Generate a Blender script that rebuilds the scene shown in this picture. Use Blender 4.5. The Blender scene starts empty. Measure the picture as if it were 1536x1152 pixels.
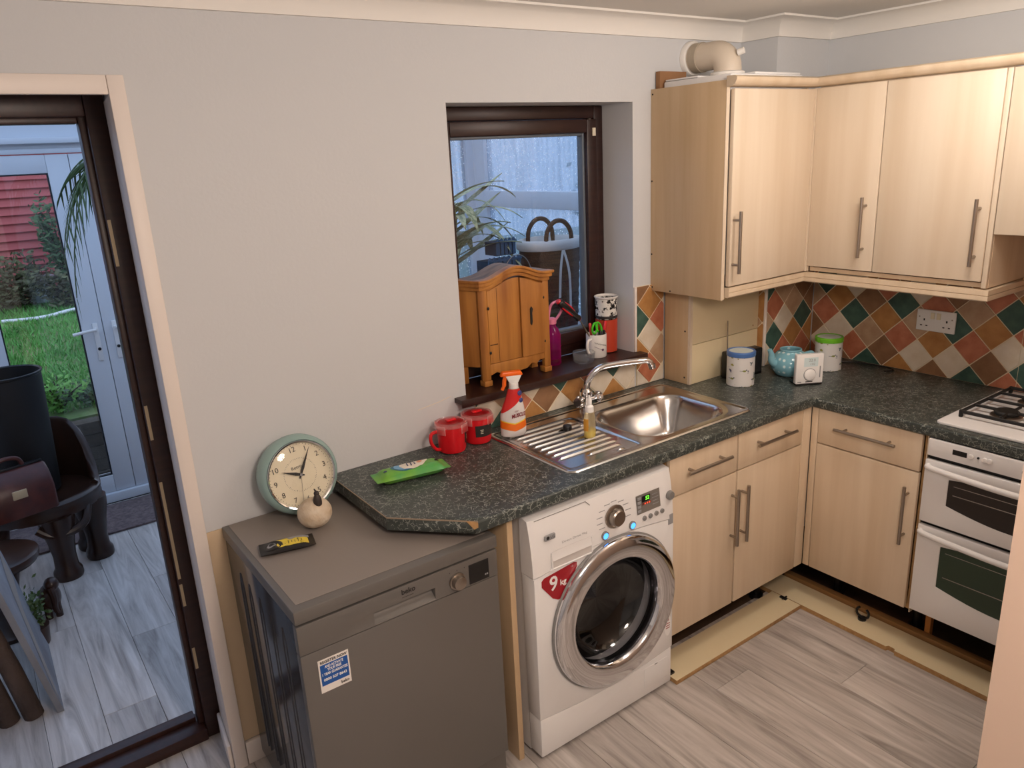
import bpy, bmesh, math, random
from mathutils import Vector, Matrix
random.seed(7)
PI = math.pi
scene = bpy.context.scene
COL = scene.collection

# ---------------------------------------------------------------- camera, world, lights, exposure
def make_camera():
    cx, cy, cz = -3.1952, -2.2361, 1.8813
    pitch, roll, yaw, f = 0.2919, -0.0512, 0.6142, 1146.3
    fwd = Vector((math.sin(yaw)*math.cos(pitch), math.cos(yaw)*math.cos(pitch), -math.sin(pitch)))
    right = Vector((math.cos(yaw), -math.sin(yaw), 0))
    up = right.cross(fwd)
    r2 = math.cos(roll)*right + math.sin(roll)*up
    u2 = -math.sin(roll)*right + math.cos(roll)*up
    cam = bpy.data.cameras.new('camera'); co = bpy.data.objects.new('camera', cam); COL.objects.link(co)
    M = Matrix.Identity(4)
    for i in range(3):
        M[i][0] = r2[i]; M[i][1] = u2[i]; M[i][2] = -fwd[i]; M[i][3] = (cx, cy, cz)[i]
    co.matrix_world = M
    cam.sensor_fit = 'HORIZONTAL'; cam.sensor_width = 36; cam.lens = f/1536*36
    cam.clip_start = 0.05
    scene.camera = co
make_camera()
w = bpy.data.worlds.new('overcast_sky'); scene.world = w; w.use_nodes = True
w.node_tree.nodes['Background'].inputs[0].default_value = (0.60, 0.74, 1.0, 1)
w.node_tree.nodes['Background'].inputs[1].default_value = 1.25
def lamp(name, loc, energy, color, radius):
    l = bpy.data.lights.new(name, 'POINT'); l.energy = energy; l.color = color; l.shadow_soft_size = radius
    o = bpy.data.objects.new(name, l); COL.objects.link(o); o.location = loc
lamp('kitchen_lamp_light', (-0.95, -1.22, 2.20), 13, (1.0, 0.94, 0.88), 0.18)
lamp('living_room_lamp_light', (-2.50, -2.25, 2.10), 47, (1.0, 0.84, 0.73), 0.22)
scene.view_settings.view_transform = 'Standard'
scene.view_settings.look = 'None'
scene.view_settings.exposure = 0.55
scene.view_settings.gamma = 1
scene.view_settings.use_curve_mapping = False

# ---------------------------------------------------------------- materials
def lin(r, g, b):
    def c(v):
        v /= 255
        return v/12.92 if v <= .04045 else ((v+.055)/1.055)**2.4
    return (c(r), c(g), c(b), 1)
MATS = {}
def mat(name, col, rough=.5, metal=0, noise=None, bump=None, **kw):
    """col sRGB. noise=(scale xyz, amount, colour2); bump=(scale, strength)"""
    if name in MATS: return MATS[name]
    m = bpy.data.materials.new(name); m.use_nodes = True; nt = m.node_tree
    p = nt.nodes['Principled BSDF']
    p.inputs['Base Color'].default_value = lin(*col); p.inputs['Roughness'].default_value = rough
    p.inputs['Metallic'].default_value = metal
    for k, v in kw.items():
        p.inputs[k.replace('_', ' ')].default_value = v
    if noise or bump:
        tc = nt.nodes.new('ShaderNodeTexCoord')
    if noise:
        sc, lo, hi, c2 = noise
        mp = nt.nodes.new('ShaderNodeMapping'); mp.inputs['Scale'].default_value = sc
        n = nt.nodes.new('ShaderNodeTexNoise'); n.inputs['Scale'].default_value = 1; n.inputs['Detail'].default_value = 5
        r = nt.nodes.new('ShaderNodeValToRGB')
        r.color_ramp.elements[0].position = lo; r.color_ramp.elements[0].color = lin(*col)
        r.color_ramp.elements[1].position = hi; r.color_ramp.elements[1].color = lin(*c2)
        nt.links.new(tc.outputs['Object'], mp.inputs[0]); nt.links.new(mp.outputs[0], n.inputs[0])
        nt.links.new(n.outputs[0], r.inputs[0]); nt.links.new(r.outputs[0], p.inputs['Base Color'])
    if bump:
        n = nt.nodes.new('ShaderNodeTexNoise'); n.inputs['Scale'].default_value = bump[0]; n.inputs['Detail'].default_value = 4
        b = nt.nodes.new('ShaderNodeBump'); b.inputs['Strength'].default_value = bump[1]; b.inputs['Distance'].default_value = .01
        nt.links.new(tc.outputs['Object'], n.inputs[0]); nt.links.new(n.outputs[0], b.inputs['Height'])
        nt.links.new(b.outputs[0], p.inputs['Normal'])
    MATS[name] = m
    return m
def nodes_of(m):
    nt = m.node_tree
    return nt, nt.nodes, nt.links, nt.nodes['Principled BSDF']

M_wall = mat('wall_paint', (207, 208, 210), .75, bump=(90, .05))
M_ceil = mat('ceiling_paint', (226, 222, 216), .85)
M_cove = mat('coving_paint', (236, 232, 226), .7)
M_white = mat('white_gloss_paint', (230, 219, 211), .45)
M_maple = mat('maple_laminate', (220, 200, 174), .42, noise=((16, 16, .9), .35, .7, (207, 184, 155)))
M_mapleh = mat('maple_laminate_pale', (224, 208, 187), .42, noise=((14, 14, .8), .35, .7, (214, 195, 171)))
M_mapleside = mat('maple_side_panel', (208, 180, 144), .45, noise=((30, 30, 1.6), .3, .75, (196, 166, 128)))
M_edge = mat('chipboard_edge', (190, 150, 100), .7, noise=((60, 60, 60), .3, .7, (160, 120, 75)))
M_boxing = mat('cream_boxing_panel', (222, 206, 170), .5)
M_mahog = mat('mahogany_frame', (54, 29, 23), .4, noise=((4, 4, 60), .3, .7, (38, 19, 15)))
M_mahogx = mat('mahogany_frame_horizontal', (56, 30, 24), .4, noise=((60, 60, 60), .3, .7, (42, 21, 17)))
M_upvc = mat('white_upvc', (222, 226, 232), .3)
M_steel = mat('stainless_steel', (202, 200, 198), .2, 1)
M_brush = mat('brushed_nickel', (165, 155, 145), .32, 1)
M_chrome = mat('chrome', (225, 225, 228), .06, 1)
M_dw = mat('dishwasher_silver', (120, 116, 112), .42, .5)
M_dwtop = mat('dishwasher_top_vinyl', (138, 129, 122), .5, .1, bump=(400, .05))
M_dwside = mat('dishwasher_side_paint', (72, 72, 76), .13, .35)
M_black = mat('black_plastic', (18, 17, 18), .35)
M_blackm = mat('black_matt_iron', (22, 20, 19), .6)
M_appl = mat('white_enamel', (233, 231, 230), .22)
M_grey = mat('grey_plastic', (128, 126, 124), .4)
M_lgrey = mat('pale_grey_print', (150, 150, 152), .6)
M_red = mat('red_plastic', (214, 24, 34), .28, Subsurface_Weight=0.0)
M_teal = mat('duck_egg_enamel', (146, 172, 168), .25)
M_cream = mat('clock_face_cream', (232, 222, 196), .6)
M_ink = mat('dark_ink', (38, 34, 32), .6)
M_whitep = mat('white_plastic', (238, 236, 234), .35)
M_orange = mat('orange_plastic', (246, 106, 20), .35)
M_green = mat('lime_green_plastic', (70, 190, 30), .35)
M_pine = mat('antique_pine', (192, 130, 60), .5, noise=((26, 26, 2.2), .32, .72, (146, 88, 36)))
M_pinetop = mat('weathered_pine_top', (150, 122, 98), .6, noise=((4, 40, 40), .3, .75, (96, 74, 58)))
M_screed = mat('bare_screed', (86, 66, 48), .85, noise=((8, 8, 8), .3, .7, (60, 44, 32)))
M_darkwood = mat('carved_dark_wood', (62, 38, 26), .3, noise=((9, 9, 3), .3, .7, (38, 22, 15)))
M_leather = mat('brown_leather', (84, 38, 30), .38, noise=((20, 20, 20), .3, .7, (62, 26, 22)))
M_leaf = mat('green_leaf', (62, 84, 36), .45)
M_leafv = mat('variegated_leaf', (124, 134, 92), .45, noise=((2, 90, 90), .42, .58, (190, 188, 142)))
M_wicker = mat('wicker', (96, 66, 44), .7, noise=((10, 10, 120), .35, .65, (58, 38, 26)), bump=(160, .6))
M_linen = mat('white_linen', (224, 222, 218), .9)
M_blue = mat('blue_painted_wood', (62, 96, 128), .6)
M_stonep = mat('pale_stone', (196, 172, 142), .85, noise=((30, 30, 30), .3, .7, (214, 200, 180)), bump=(60, .5))
M_brown = mat('brown_figure', (52, 42, 38), .6)

def wood_floor():
    m = mat('grey_oak_laminate', (170, 160, 150), .42)
    nt, N, L, p = nodes_of(m)
    tc = N.new('ShaderNodeTexCoord'); oi = N.new('ShaderNodeObjectInfo')
    off = N.new('ShaderNodeVectorMath'); off.operation = 'MULTIPLY_ADD'
    cmb = N.new('ShaderNodeCombineXYZ')
    for i in range(3): L.new(oi.outputs['Random'], cmb.inputs[i])
    off.inputs[1].default_value = (13, 17, 5); L.new(cmb.outputs[0], off.inputs[0]); L.new(tc.outputs['Object'], off.inputs[2])
    mp = N.new('ShaderNodeMapping'); mp.inputs['Scale'].default_value = (20, 1.5, 1); L.new(off.outputs[0], mp.inputs[0])
    n = N.new('ShaderNodeTexNoise'); n.inputs['Scale'].default_value = 1.0; n.inputs['Detail'].default_value = 8; n.inputs['Roughness'].default_value = .62
    n.inputs['Distortion'].default_value = 1.2
    L.new(mp.outputs[0], n.inputs[0])
    r = N.new('ShaderNodeValToRGB')
    e = r.color_ramp.elements
    e[0].position = .28; e[0].color = lin(132, 124, 119); e[1].position = .72; e[1].color = lin(212, 205, 200)
    x = e.new(.47); x.color = lin(178, 170, 164)
    L.new(n.outputs[0], r.inputs[0])
    hsv = N.new('ShaderNodeHueSaturation'); mr = N.new('ShaderNodeMapRange'); mr.inputs[3].default_value = .86; mr.inputs[4].default_value = 1.12
    L.new(oi.outputs['Random'], mr.inputs[0]); L.new(mr.outputs[0], hsv.inputs['Value']); L.new(r.outputs[0], hsv.inputs['Color'])
    L.new(hsv.outputs[0], p.inputs['Base Color'])
    return m
M_floor = wood_floor()

def worktop_mat():
    m = mat('dark_green_crackle_laminate', (48, 54, 52), .34)
    nt, N, L, p = nodes_of(m)
    tc = N.new('ShaderNodeTexCoord')
    dist = N.new('ShaderNodeTexNoise'); dist.inputs['Scale'].default_value = 38; dist.inputs['Detail'].default_value = 3
    mix = N.new('ShaderNodeMix'); mix.data_type = 'VECTOR'; mix.inputs['Factor'].default_value = .012
    L.new(tc.outputs['Object'], dist.inputs[0]); L.new(tc.outputs['Object'], mix.inputs['A']); L.new(dist.outputs['Color'], mix.inputs['B'])
    cols = None
    for sc, wd in ((52, .030), (78, .032)):
        v = N.new('ShaderNodeTexVoronoi'); v.feature = 'DISTANCE_TO_EDGE'; v.inputs['Scale'].default_value = sc
        L.new(mix.outputs['Result'], v.inputs['Vector'])
        lt = N.new('ShaderNodeMath'); lt.operation = 'LESS_THAN'; lt.inputs[1].default_value = wd
        L.new(v.outputs['Distance'], lt.inputs[0])
        br = N.new('ShaderNodeTexNoise'); br.inputs['Scale'].default_value = sc*.8; L.new(tc.outputs['Object'], br.inputs[0])
        gt = N.new('ShaderNodeMath'); gt.operation = 'GREATER_THAN'; gt.inputs[1].default_value = .52; L.new(br.outputs[0], gt.inputs[0])
        mu = N.new('ShaderNodeMath'); mu.operation = 'MULTIPLY'; L.new(lt.outputs[0], mu.inputs[0]); L.new(gt.outputs[0], mu.inputs[1])
        if cols is None: cols = mu
        else:
            mx = N.new('ShaderNodeMath'); mx.operation = 'MAXIMUM'; L.new(cols.outputs[0], mx.inputs[0]); L.new(mu.outputs[0], mx.inputs[1]); cols = mx
    bn = N.new('ShaderNodeTexNoise'); bn.inputs['Scale'].default_value = 60; bn.inputs['Detail'].default_value = 4; L.new(tc.outputs['Object'], bn.inputs[0])
    ramp = N.new('ShaderNodeValToRGB'); ramp.color_ramp.elements[0].color = lin(38, 44, 42); ramp.color_ramp.elements[1].color = lin(72, 78, 74)
    L.new(bn.outputs[0], ramp.inputs[0])
    mc = N.new('ShaderNodeMix'); mc.data_type = 'RGBA'; L.new(cols.outputs[0], mc.inputs['Factor']); L.new(ramp.outputs[0], mc.inputs['A'])
    mc.inputs['B'].default_value = lin(140, 144, 136)
    L.new(mc.outputs['Result'], p.inputs['Base Color'])
    return m
M_top = worktop_mat()

def glass_mat(name, tint=(1, 1, 1), fac=.12, rough=0.02, frost=0.0, frostcol=(.8, .85, .9), speck=False):
    m = bpy.data.materials.new(name); m.use_nodes = True; nt = m.node_tree; N = nt.nodes; L = nt.links
    N.remove(N['Principled BSDF']); out = N['Material Output']
    t = N.new('ShaderNodeBsdfTransparent'); t.inputs[0].default_value = (*tint, 1)
    g = N.new('ShaderNodeBsdfGlossy'); g.inputs['Roughness'].default_value = rough
    lw = N.new('ShaderNodeLayerWeight'); lw.inputs[0].default_value = .5
    fr = N.new('ShaderNodeMath'); fr.operation = 'POWER'; fr.inputs[1].default_value = 4; L.new(lw.outputs['Facing'], fr.inputs[0])
    mm = N.new('ShaderNodeMath'); mm.operation = 'MULTIPLY_ADD'; mm.inputs[1].default_value = .7; mm.inputs[2].default_value = .035+fac*.08
    L.new(fr.outputs[0], mm.inputs[0])
    mx = N.new('ShaderNodeMixShader'); L.new(mm.outputs[0], mx.inputs[0]); L.new(t.outputs[0], mx.inputs[1]); L.new(g.outputs[0], mx.inputs[2])
    last = mx
    if frost > 0:
        d = N.new('ShaderNodeBsdfTranslucent'); d.inputs[0].default_value = (*frostcol, 1)
        m2 = N.new('ShaderNodeMixShader'); m2.inputs[0].default_value = frost
        L.new(last.outputs[0], m2.inputs[1]); L.new(d.outputs[0], m2.inputs[2]); last = m2
        if speck:
            tc = N.new('ShaderNodeTexCoord')
            v = N.new('ShaderNodeTexVoronoi'); v.inputs['Scale'].default_value = 50; v.inputs['Randomness'].default_value = 1
            L.new(tc.outputs['Object'], v.inputs['Vector'])
            lt = N.new('ShaderNodeMapRange'); lt.inputs[1].default_value = .15; lt.inputs[2].default_value = .26; lt.inputs[3].default_value = 1.3; lt.inputs[4].default_value = frost
            L.new(v.outputs['Distance'], lt.inputs[0])
            st = N.new('ShaderNodeMapping'); st.inputs['Scale'].default_value = (30, 30, 2.0); L.new(tc.outputs['Object'], st.inputs[0])
            sn = N.new('ShaderNodeTexNoise'); sn.inputs['Scale'].default_value = 1; sn.inputs['Detail'].default_value = 4; L.new(st.outputs[0], sn.inputs[0])
            mr2 = N.new('ShaderNodeMapRange'); mr2.inputs[1].default_value = .35; mr2.inputs[2].default_value = .65; mr2.inputs[3].default_value = .75; mr2.inputs[4].default_value = 1.2
            L.new(sn.outputs[0], mr2.inputs[0])
            mu = N.new('ShaderNodeMath'); mu.operation = 'MULTIPLY'; mu.use_clamp = True; L.new(lt.outputs[0], mu.inputs[0]); L.new(mr2.outputs[0], mu.inputs[1])
            L.new(mu.outputs[0], m2.inputs[0])
            cm = N.new('ShaderNodeMix'); cm.data_type = 'RGBA'; sm = N.new('ShaderNodeMapRange'); sm.inputs[1].default_value = .16; sm.inputs[2].default_value = .28; sm.inputs[3].default_value = 1; sm.inputs[4].default_value = 0
            L.new(v.outputs['Distance'], sm.inputs[0]); L.new(sm.outputs[0], cm.inputs['Factor']); cm.inputs['A'].default_value = (*frostcol, 1); cm.inputs['B'].default_value = (1, 1, 1, 1); L.new(cm.outputs['Result'], d.inputs[0])
    L.new(last.outputs[0], out.inputs[0])
    MATS[name] = m
    return m
M_glass = glass_mat('clear_glass')
M_rain = glass_mat('rain_wet_glass', tint=(.75, .82, .9), frost=.5, frostcol=(.42, .50, .58), speck=True)
M_roofglass = glass_mat('polycarbonate_roof', tint=(.6, .65, .7), frost=.6)
M_wmglass = glass_mat('smoked_door_glass', tint=(.5, .5, .52), fac=.5)
M_lid = glass_mat('clear_lid_plastic', tint=(1, .88, .88), frost=.55, frostcol=(1, .86, .86))
M_soap = glass_mat('dish_soap_plastic', tint=(1, .95, .8), frost=.5, frostcol=(.92, .86, .66))
M_pinkgl = glass_mat('pink_bottle_plastic', tint=(.95, .25, .6), frost=.55, frostcol=(.85, .1, .42))
M_tumbler = glass_mat('tumbler_glass', tint=(.97, .98, .97), fac=.8, frost=.12, frostcol=(.9, .92, .9))
def emit(name, col, s):
    m = mat(name, col, .4); p = m.node_tree.nodes['Principled BSDF']
    p.inputs['Emission Color'].default_value = lin(*col); p.inputs['Emission Strength'].default_value = s
    return m
M_led = emit('blue_led', (70, 150, 255), 1.5)
M_ledg = emit('green_led', (110, 230, 60), 1.2)
M_ledo = emit('orange_led', (240, 90, 60), .7)
M_shade = emit('lamp_shade_opal', (255, 236, 214), 1.0)

# ---------------------------------------------------------------- mesh builder
class B:
    def __init__(s): s.v = []; s.f = []; s.bev = None
    def add(s, vs, fs):
        o = len(s.v); s.v += [tuple(v) for v in vs]; s.f += [tuple(i+o for i in f) for f in fs]; return s
    def box(s, x0, x1, y0, y1, z0, z1):
        x0, x1 = min(x0, x1), max(x0, x1); y0, y1 = min(y0, y1), max(y0, y1); z0, z1 = min(z0, z1), max(z0, z1)
        v = [(x, y, z) for z in (z0, z1) for y in (y0, y1) for x in (x0, x1)]
        return s.add(v, [(0, 2, 3, 1), (4, 5, 7, 6), (0, 1, 5, 4), (2, 6, 7, 3), (0, 4, 6, 2), (1, 3, 7, 5)])
    def ring_stack(s, rings, cap0=True, cap1=True, closed=True):
        n = len(rings[0]); vs = [p for r in rings for p in r]; fs = []
        for i in range(len(rings)-1):
            for j in range(n if closed else n-1):
                k = (j+1) % n
                fs.append((i*n+j, i*n+k, (i+1)*n+k, (i+1)*n+j))
        if cap0: fs.append(tuple(range(n-1, -1, -1)))
        if cap1: fs.append(tuple(range((len(rings)-1)*n, len(rings)*n)))
        return s.add(vs, fs)
    def tube(s, pts, r, n=10, caps=True):
        pts = [Vector(p) for p in pts]; rs = r if isinstance(r, (list, tuple)) else [r]*len(pts)
        rings = []; prev = None
        for i, p in enumerate(pts):
            if i == 0: t = pts[1]-p
            elif i == len(pts)-1: t = p-pts[i-1]
            else: t = (pts[i+1]-p).normalized()+(p-pts[i-1]).normalized()
            t.normalize()
            if prev is None:
                a = Vector((0, 0, 1)) if abs(t.z) < .9 else Vector((1, 0, 0))
                u = t.cross(a).normalized()
            else:
                u = (prev-t*prev.dot(t)).normalized()
            prev = u; w_ = t.cross(u)
            rings.append([p+(u*math.cos(2*PI*k/n)+w_*math.sin(2*PI*k/n))*rs[i] for k in range(n)])
        return s.ring_stack(rings, caps, caps)
    def cyl(s, p0, p1, r0, r1=None, n=24):
        return s.tube([p0, p1], [r0, r0 if r1 is None else r1], n)
    def lathe(s, prof, c, axis='z', n=32, caps=(True, True)):
        rings = []
        for r, h in prof:
            ring = []
            for k in range(n):
                a = 2*PI*k/n; ca, sa = r*math.cos(a), r*math.sin(a)
                if axis == 'z': q = (c[0]+ca, c[1]+sa, c[2]+h)
                elif axis == 'y': q = (c[0]+ca, c[1]+h, c[2]+sa)
                else: q = (c[0]+h, c[1]+ca, c[2]+sa)
                ring.append(q)
            rings.append(ring)
        return s.ring_stack(rings, *caps)
    def ell(s, c, rx, ry, rz, n=20, m=12):
        rings = []
        for i in range(m+1):
            t = -PI/2+PI*i/m; t = max(-PI/2+.03, min(PI/2-.03, t))
            rings.append([(c[0]+rx*math.cos(t)*math.cos(2*PI*k/n), c[1]+ry*math.cos(t)*math.sin(2*PI*k/n), c[2]+rz*math.sin(t)) for k in range(n)])
        return s.ring_stack(rings)
    def prism(s, poly, plane, a, b):
        def P(u, v, h): return {'xy': (u, v, h), 'xz': (u, h, v), 'yz': (h, u, v)}[plane]
        return s.ring_stack([[P(u, v, a) for u, v in poly], [P(u, v, b) for u, v in poly]])
    def sweep(s, path, prof, closed_prof=True):
        """path of (x,y); profile of (d to the right of travel, z); mitred"""
        rings = []; n = len(path)
        for i, p in enumerate(path):
            p = Vector(p)
            d1 = (p-Vector(path[i-1])).normalized() if i > 0 else None
            d2 = (Vector(path[i+1])-p).normalized() if i < n-1 else None
            n1 = Vector((d1.y, -d1.x)) if d1 else None; n2 = Vector((d2.y, -d2.x)) if d2 else None
            if n1 is None: mv = n2
            elif n2 is None: mv = n1
            else: mv = (n1+n2)/(1+n1.dot(n2))
            rings.append([(p.x+mv.x*d, p.y+mv.y*d, z) for d, z in prof])
        return s.ring_stack(rings)
    def surf(s, fn, nu, nv):
        vs = [fn(i/nu, j/nv) for i in range(nu+1) for j in range(nv+1)]
        fs = [(i*(nv+1)+j, (i+1)*(nv+1)+j, (i+1)*(nv+1)+j+1, i*(nv+1)+j+1) for i in range(nu) for j in range(nv)]
        return s.add(vs, fs)
def plate(outer, holes, plane, a, b):
    """polygon with holes, extruded from a to b"""
    bm = bmesh.new(); es = []
    def P(u, v, h): return {'xy': (u, v, h), 'xz': (u, h, v), 'yz': (h, u, v)}[plane]
    for loop in [outer]+holes:
        vs = [bm.verts.new(P(u, v, a)) for u, v in loop]
        for i in range(len(vs)): es.append(bm.edges.new((vs[i], vs[(i+1) % len(vs)])))
    bmesh.ops.triangle_fill(bm, edges=es, use_beauty=True, use_dissolve=False)
    g = bmesh.ops.extrude_face_region(bm, geom=bm.faces[:])
    d = Vector(P(0, 0, b-a))
    bmesh.ops.translate(bm, verts=[e for e in g['geom'] if isinstance(e, bmesh.types.BMVert)], vec=d)
    bmesh.ops.recalc_face_normals(bm, faces=bm.faces[:])
    bm.verts.index_update()
    o = B(); o.add([v.co[:] for v in bm.verts], [[v.index for v in f.verts] for f in bm.faces]); bm.free()
    return o
OFF = {}
def obj(name, b, m, parent=None, bevel=0, seg=2, smooth=True, angle=35, kind=None, label=None):
    me = bpy.data.meshes.new(name)
    off = OFF.get(parent.name, Vector()) if parent else Vector()
    me.from_pydata([(v[0]-off.x, v[1]-off.y, v[2]-off.z) for v in b.v], [], b.f)
    bm = bmesh.new(); bm.from_mesh(me)
    bmesh.ops.recalc_face_normals(bm, faces=bm.faces[:])
    if bevel:
        es = [e for e in bm.edges if len(e.link_faces) == 2 and e.calc_face_angle() > .6]
        bmesh.ops.bevel(bm, geom=es, offset=bevel, segments=seg, affect='EDGES', profile=.5, clamp_overlap=True)
    bm.to_mesh(me); bm.free()
    if smooth:
        for p in me.polygons: p.use_smooth = True
        me.set_sharp_from_angle(angle=math.radians(angle))
    if m: me.materials.append(m)
    o = bpy.data.objects.new(name, me); COL.objects.link(o)
    if parent:
        o.parent = parent; OFF[o.name] = off
    if kind: o['kind'] = kind
    if label: o['label'] = label
    return o
def thing(name, label, cat, loc=(0, 0, 0), group=None):
    o = bpy.data.objects.new(name, None); COL.objects.link(o); o.location = loc; o.empty_display_size = .05
    OFF[o.name] = Vector(loc); o['label'] = label; o['category'] = cat
    if group: o['group'] = group
    return o
def tag(o, label, cat, group=None):
    o['label'] = label; o['category'] = cat
    if group: o['group'] = group
    return o
def struct(name, b, m, **k):
    return obj(name, b, m, kind='structure', **k)
def text(name, s, size, origin, ux, uy, m, parent, align='CENTER', width=None, bold=0.0, lift=.0004):
    cu = bpy.data.curves.new(name, 'FONT'); cu.body = s; cu.size = size; cu.align_x = align; cu.align_y = 'CENTER'; cu.offset = bold; cu.resolution_u = 3
    to = bpy.data.objects.new(name, cu); COL.objects.link(to)
    bpy.context.view_layer.update()
    me = bpy.data.meshes.new_from_object(to.evaluated_get(bpy.context.evaluated_depsgraph_get()))
    bpy.data.objects.remove(to); bpy.data.curves.remove(cu)
    vs = [v.co.copy() for v in me.vertices]; fs = [tuple(p.vertices) for p in me.polygons]; bpy.data.meshes.remove(me)
    if not vs: return None
    sx = 1
    if width:
        x0 = min(v.x for v in vs); x1 = max(v.x for v in vs); sx = width/max(1e-6, x1-x0)
    ux = Vector(ux).normalized(); uy = Vector(uy).normalized(); nn = ux.cross(uy); o0 = Vector(origin)
    b = B(); b.add([o0+ux*v.x*sx+uy*v.y+nn*lift for v in vs], fs)
    return obj(name, b, m, parent, smooth=False)
def cr(pts, n=8):
    pts = [Vector(p) for p in pts]; out = []
    for i in range(len(pts)-1):
        p0 = pts[max(i-1, 0)]; p1 = pts[i]; p2 = pts[i+1]; p3 = pts[min(i+2, len(pts)-1)]
        for k in range(n):
            t = k/n
            out.append(.5*((2*p1)+(p2-p0)*t+(2*p0-5*p1+4*p2-p3)*t*t+(3*p1-p0-3*p2+p3)*t**3))
    return out+[pts[-1]]
def arc(cx, cy, r, a0, a1, n): return [(cx+r*math.cos(a0+(a1-a0)*i/n), cy+r*math.sin(a0+(a1-a0)*i/n)) for i in range(n+1)]
def rrect(x0, x1, y0, y1, r, n=4):
    return arc(x1-r, y1-r, r, 0, PI/2, n)+arc(x0+r, y1-r, r, PI/2, PI, n)+arc(x0+r, y0+r, r, PI, 1.5*PI, n)+arc(x1-r, y0+r, r, 1.5*PI, 2*PI, n)

# ---------------------------------------------------------------- room shell
XL, YF, ZC = -4.6, -4.4, 2.35      # left wall, wall behind the viewer, ceiling
WT = 0.27                          # back wall thickness
DX0, DX1, DZ = -3.72, -2.780, 2.095  # doorway
WX0, WX1, WZ0, WZ1 = -1.823, -0.988, 1.045, 2.05  # window opening
b = B()
b.box(XL, DX0, 0, WT, 0, ZC); b.box(DX0, DX1, 0, WT, DZ, ZC); b.box(DX1, WX0, 0, WT, 0, ZC)
b.box(WX0, WX1, 0, WT, 0, WZ0); b.box(WX0, WX1, 0, WT, WZ1, ZC); b.box(WX1, .15, 0, WT, 0, ZC)
wall_back = struct('wall_back', b, M_wall)
wall_right = struct('wall_right', B().box(0, .15, -1.85, 0, 0, ZC), M_wall)
wall_box = struct('wall_boxing', B().box(-.355, 0, -.18, 0, .912, ZC), M_wall)
struct('wall_left', B().box(XL-.1, XL, YF, WT, 0, ZC), M_wall)
struct('wall_rear', B().box(XL, .15, YF-.1, YF, 0, ZC), M_wall)
struct('wall_stub', B().box(-1.633, 0, -1.85, -1.70, 0, ZC), mat('stub_peach_tone', (216, 190, 170), .7))  # stub coloured peach, pinker than the other walls
struct('wall_far_right', B().box(.0, .15, YF, -1.85, 0, ZC), M_wall)
struct('ceiling', B().box(XL, .15, YF, WT, ZC, ZC+.1), M_ceil)
floor = struct('floor', B().box(XL, .15, YF, 2.72, -.08, -.008), M_screed)
# laminate planks run away from the back wall
pw = .18
def planks():
    meshes = {}
    def put(x0, x1, y0, y1):
        key = (round(x1-x0, 3), round(y1-y0, 3))
        if key not in meshes:
            bb = B().box(.0006, x1-x0-.0006, .0006, y1-y0-.0006, -.008, 0)
            o = obj('plank', bb, M_floor, floor, bevel=.0012, seg=1); meshes[key] = o.data
        else:
            o = bpy.data.objects.new('plank', meshes[key]); COL.objects.link(o); o.parent = floor
        o.location = (x0, y0, 0)
    i = 0; x = -4.55
    while x < -.49:
        x1 = min(x+pw, -.49)
        ymax = 2.60 if x1 < DX1+.02+1 else 2.60
        offs = ((i*0.47) % 1.2)
        y = -4.4-1.2+offs
        while y < 2.6:
            a, c = max(y, -4.38), min(y+1.2, 2.6)
            if c-a > .05:
                if a < -.48 < c and x > -2.06: # stop under the units
                    put(x, x1, a, -.46); put(x, x1, .0, c) if c > .05 else None
                elif -.48 <= a and c < .05 and x > -2.06: pass
                elif not (x1 > -.6 and c > .3 and a < .3): put(x, x1, a, c)
                else: put(x, x1, a, c)
            y += 1.2
        x += pw; i += 1
planks()
# coving
pr = [(0, 2.28), (.012, 2.28)]+[(.012+.062*(1-math.cos(t*PI/2/5)), 2.283+.058*math.sin(t*PI/2/5)) for t in range(6)]+[(.085, 2.342), (.085, 2.3495), (0, 2.3495)]
struct('trim_1', B().sweep([(XL, -.0005), (-.3555, -.0005), (-.3555, -.1805), (-.0005, -.1805), (-.0005, -1.69)], pr), M_cove)
# skirting by the doorway and door casing
struct('baseboard_back', B().box(-2.765, -2.70, -.016, -.0005, 0, .085), M_white, bevel=.004)
b = B().box(-2.767-.040, -2.767, -.018, -.0005, 0, 2.118); b.box(DX0-.05, -2.8075, -.018, -.0005, 2.072, 2.118); b.box(DX0-.05, DX0+.002, -.018, -.0005, 0, 2.067)
b.prism([(-2.8068, .0), (DX1-.0005, .0), (DX1-.0005, .198), (-2.7875, .198)], 'xy', 0, 2.072)
struct('trim_2', b, M_white, bevel=.003)
struct('trim_3', B().box(-2.765, -2.37, -.004, -.0008, .087, .842), mat('bare_plaster', (212, 188, 156), .9), smooth=False)
struct('baseboard_door', B().prism([(-2.820, .0), (-2.8072, .0), (-2.7885, .19), (-2.80, .19)], 'xy', 0, .09), M_white, bevel=.004)

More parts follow.
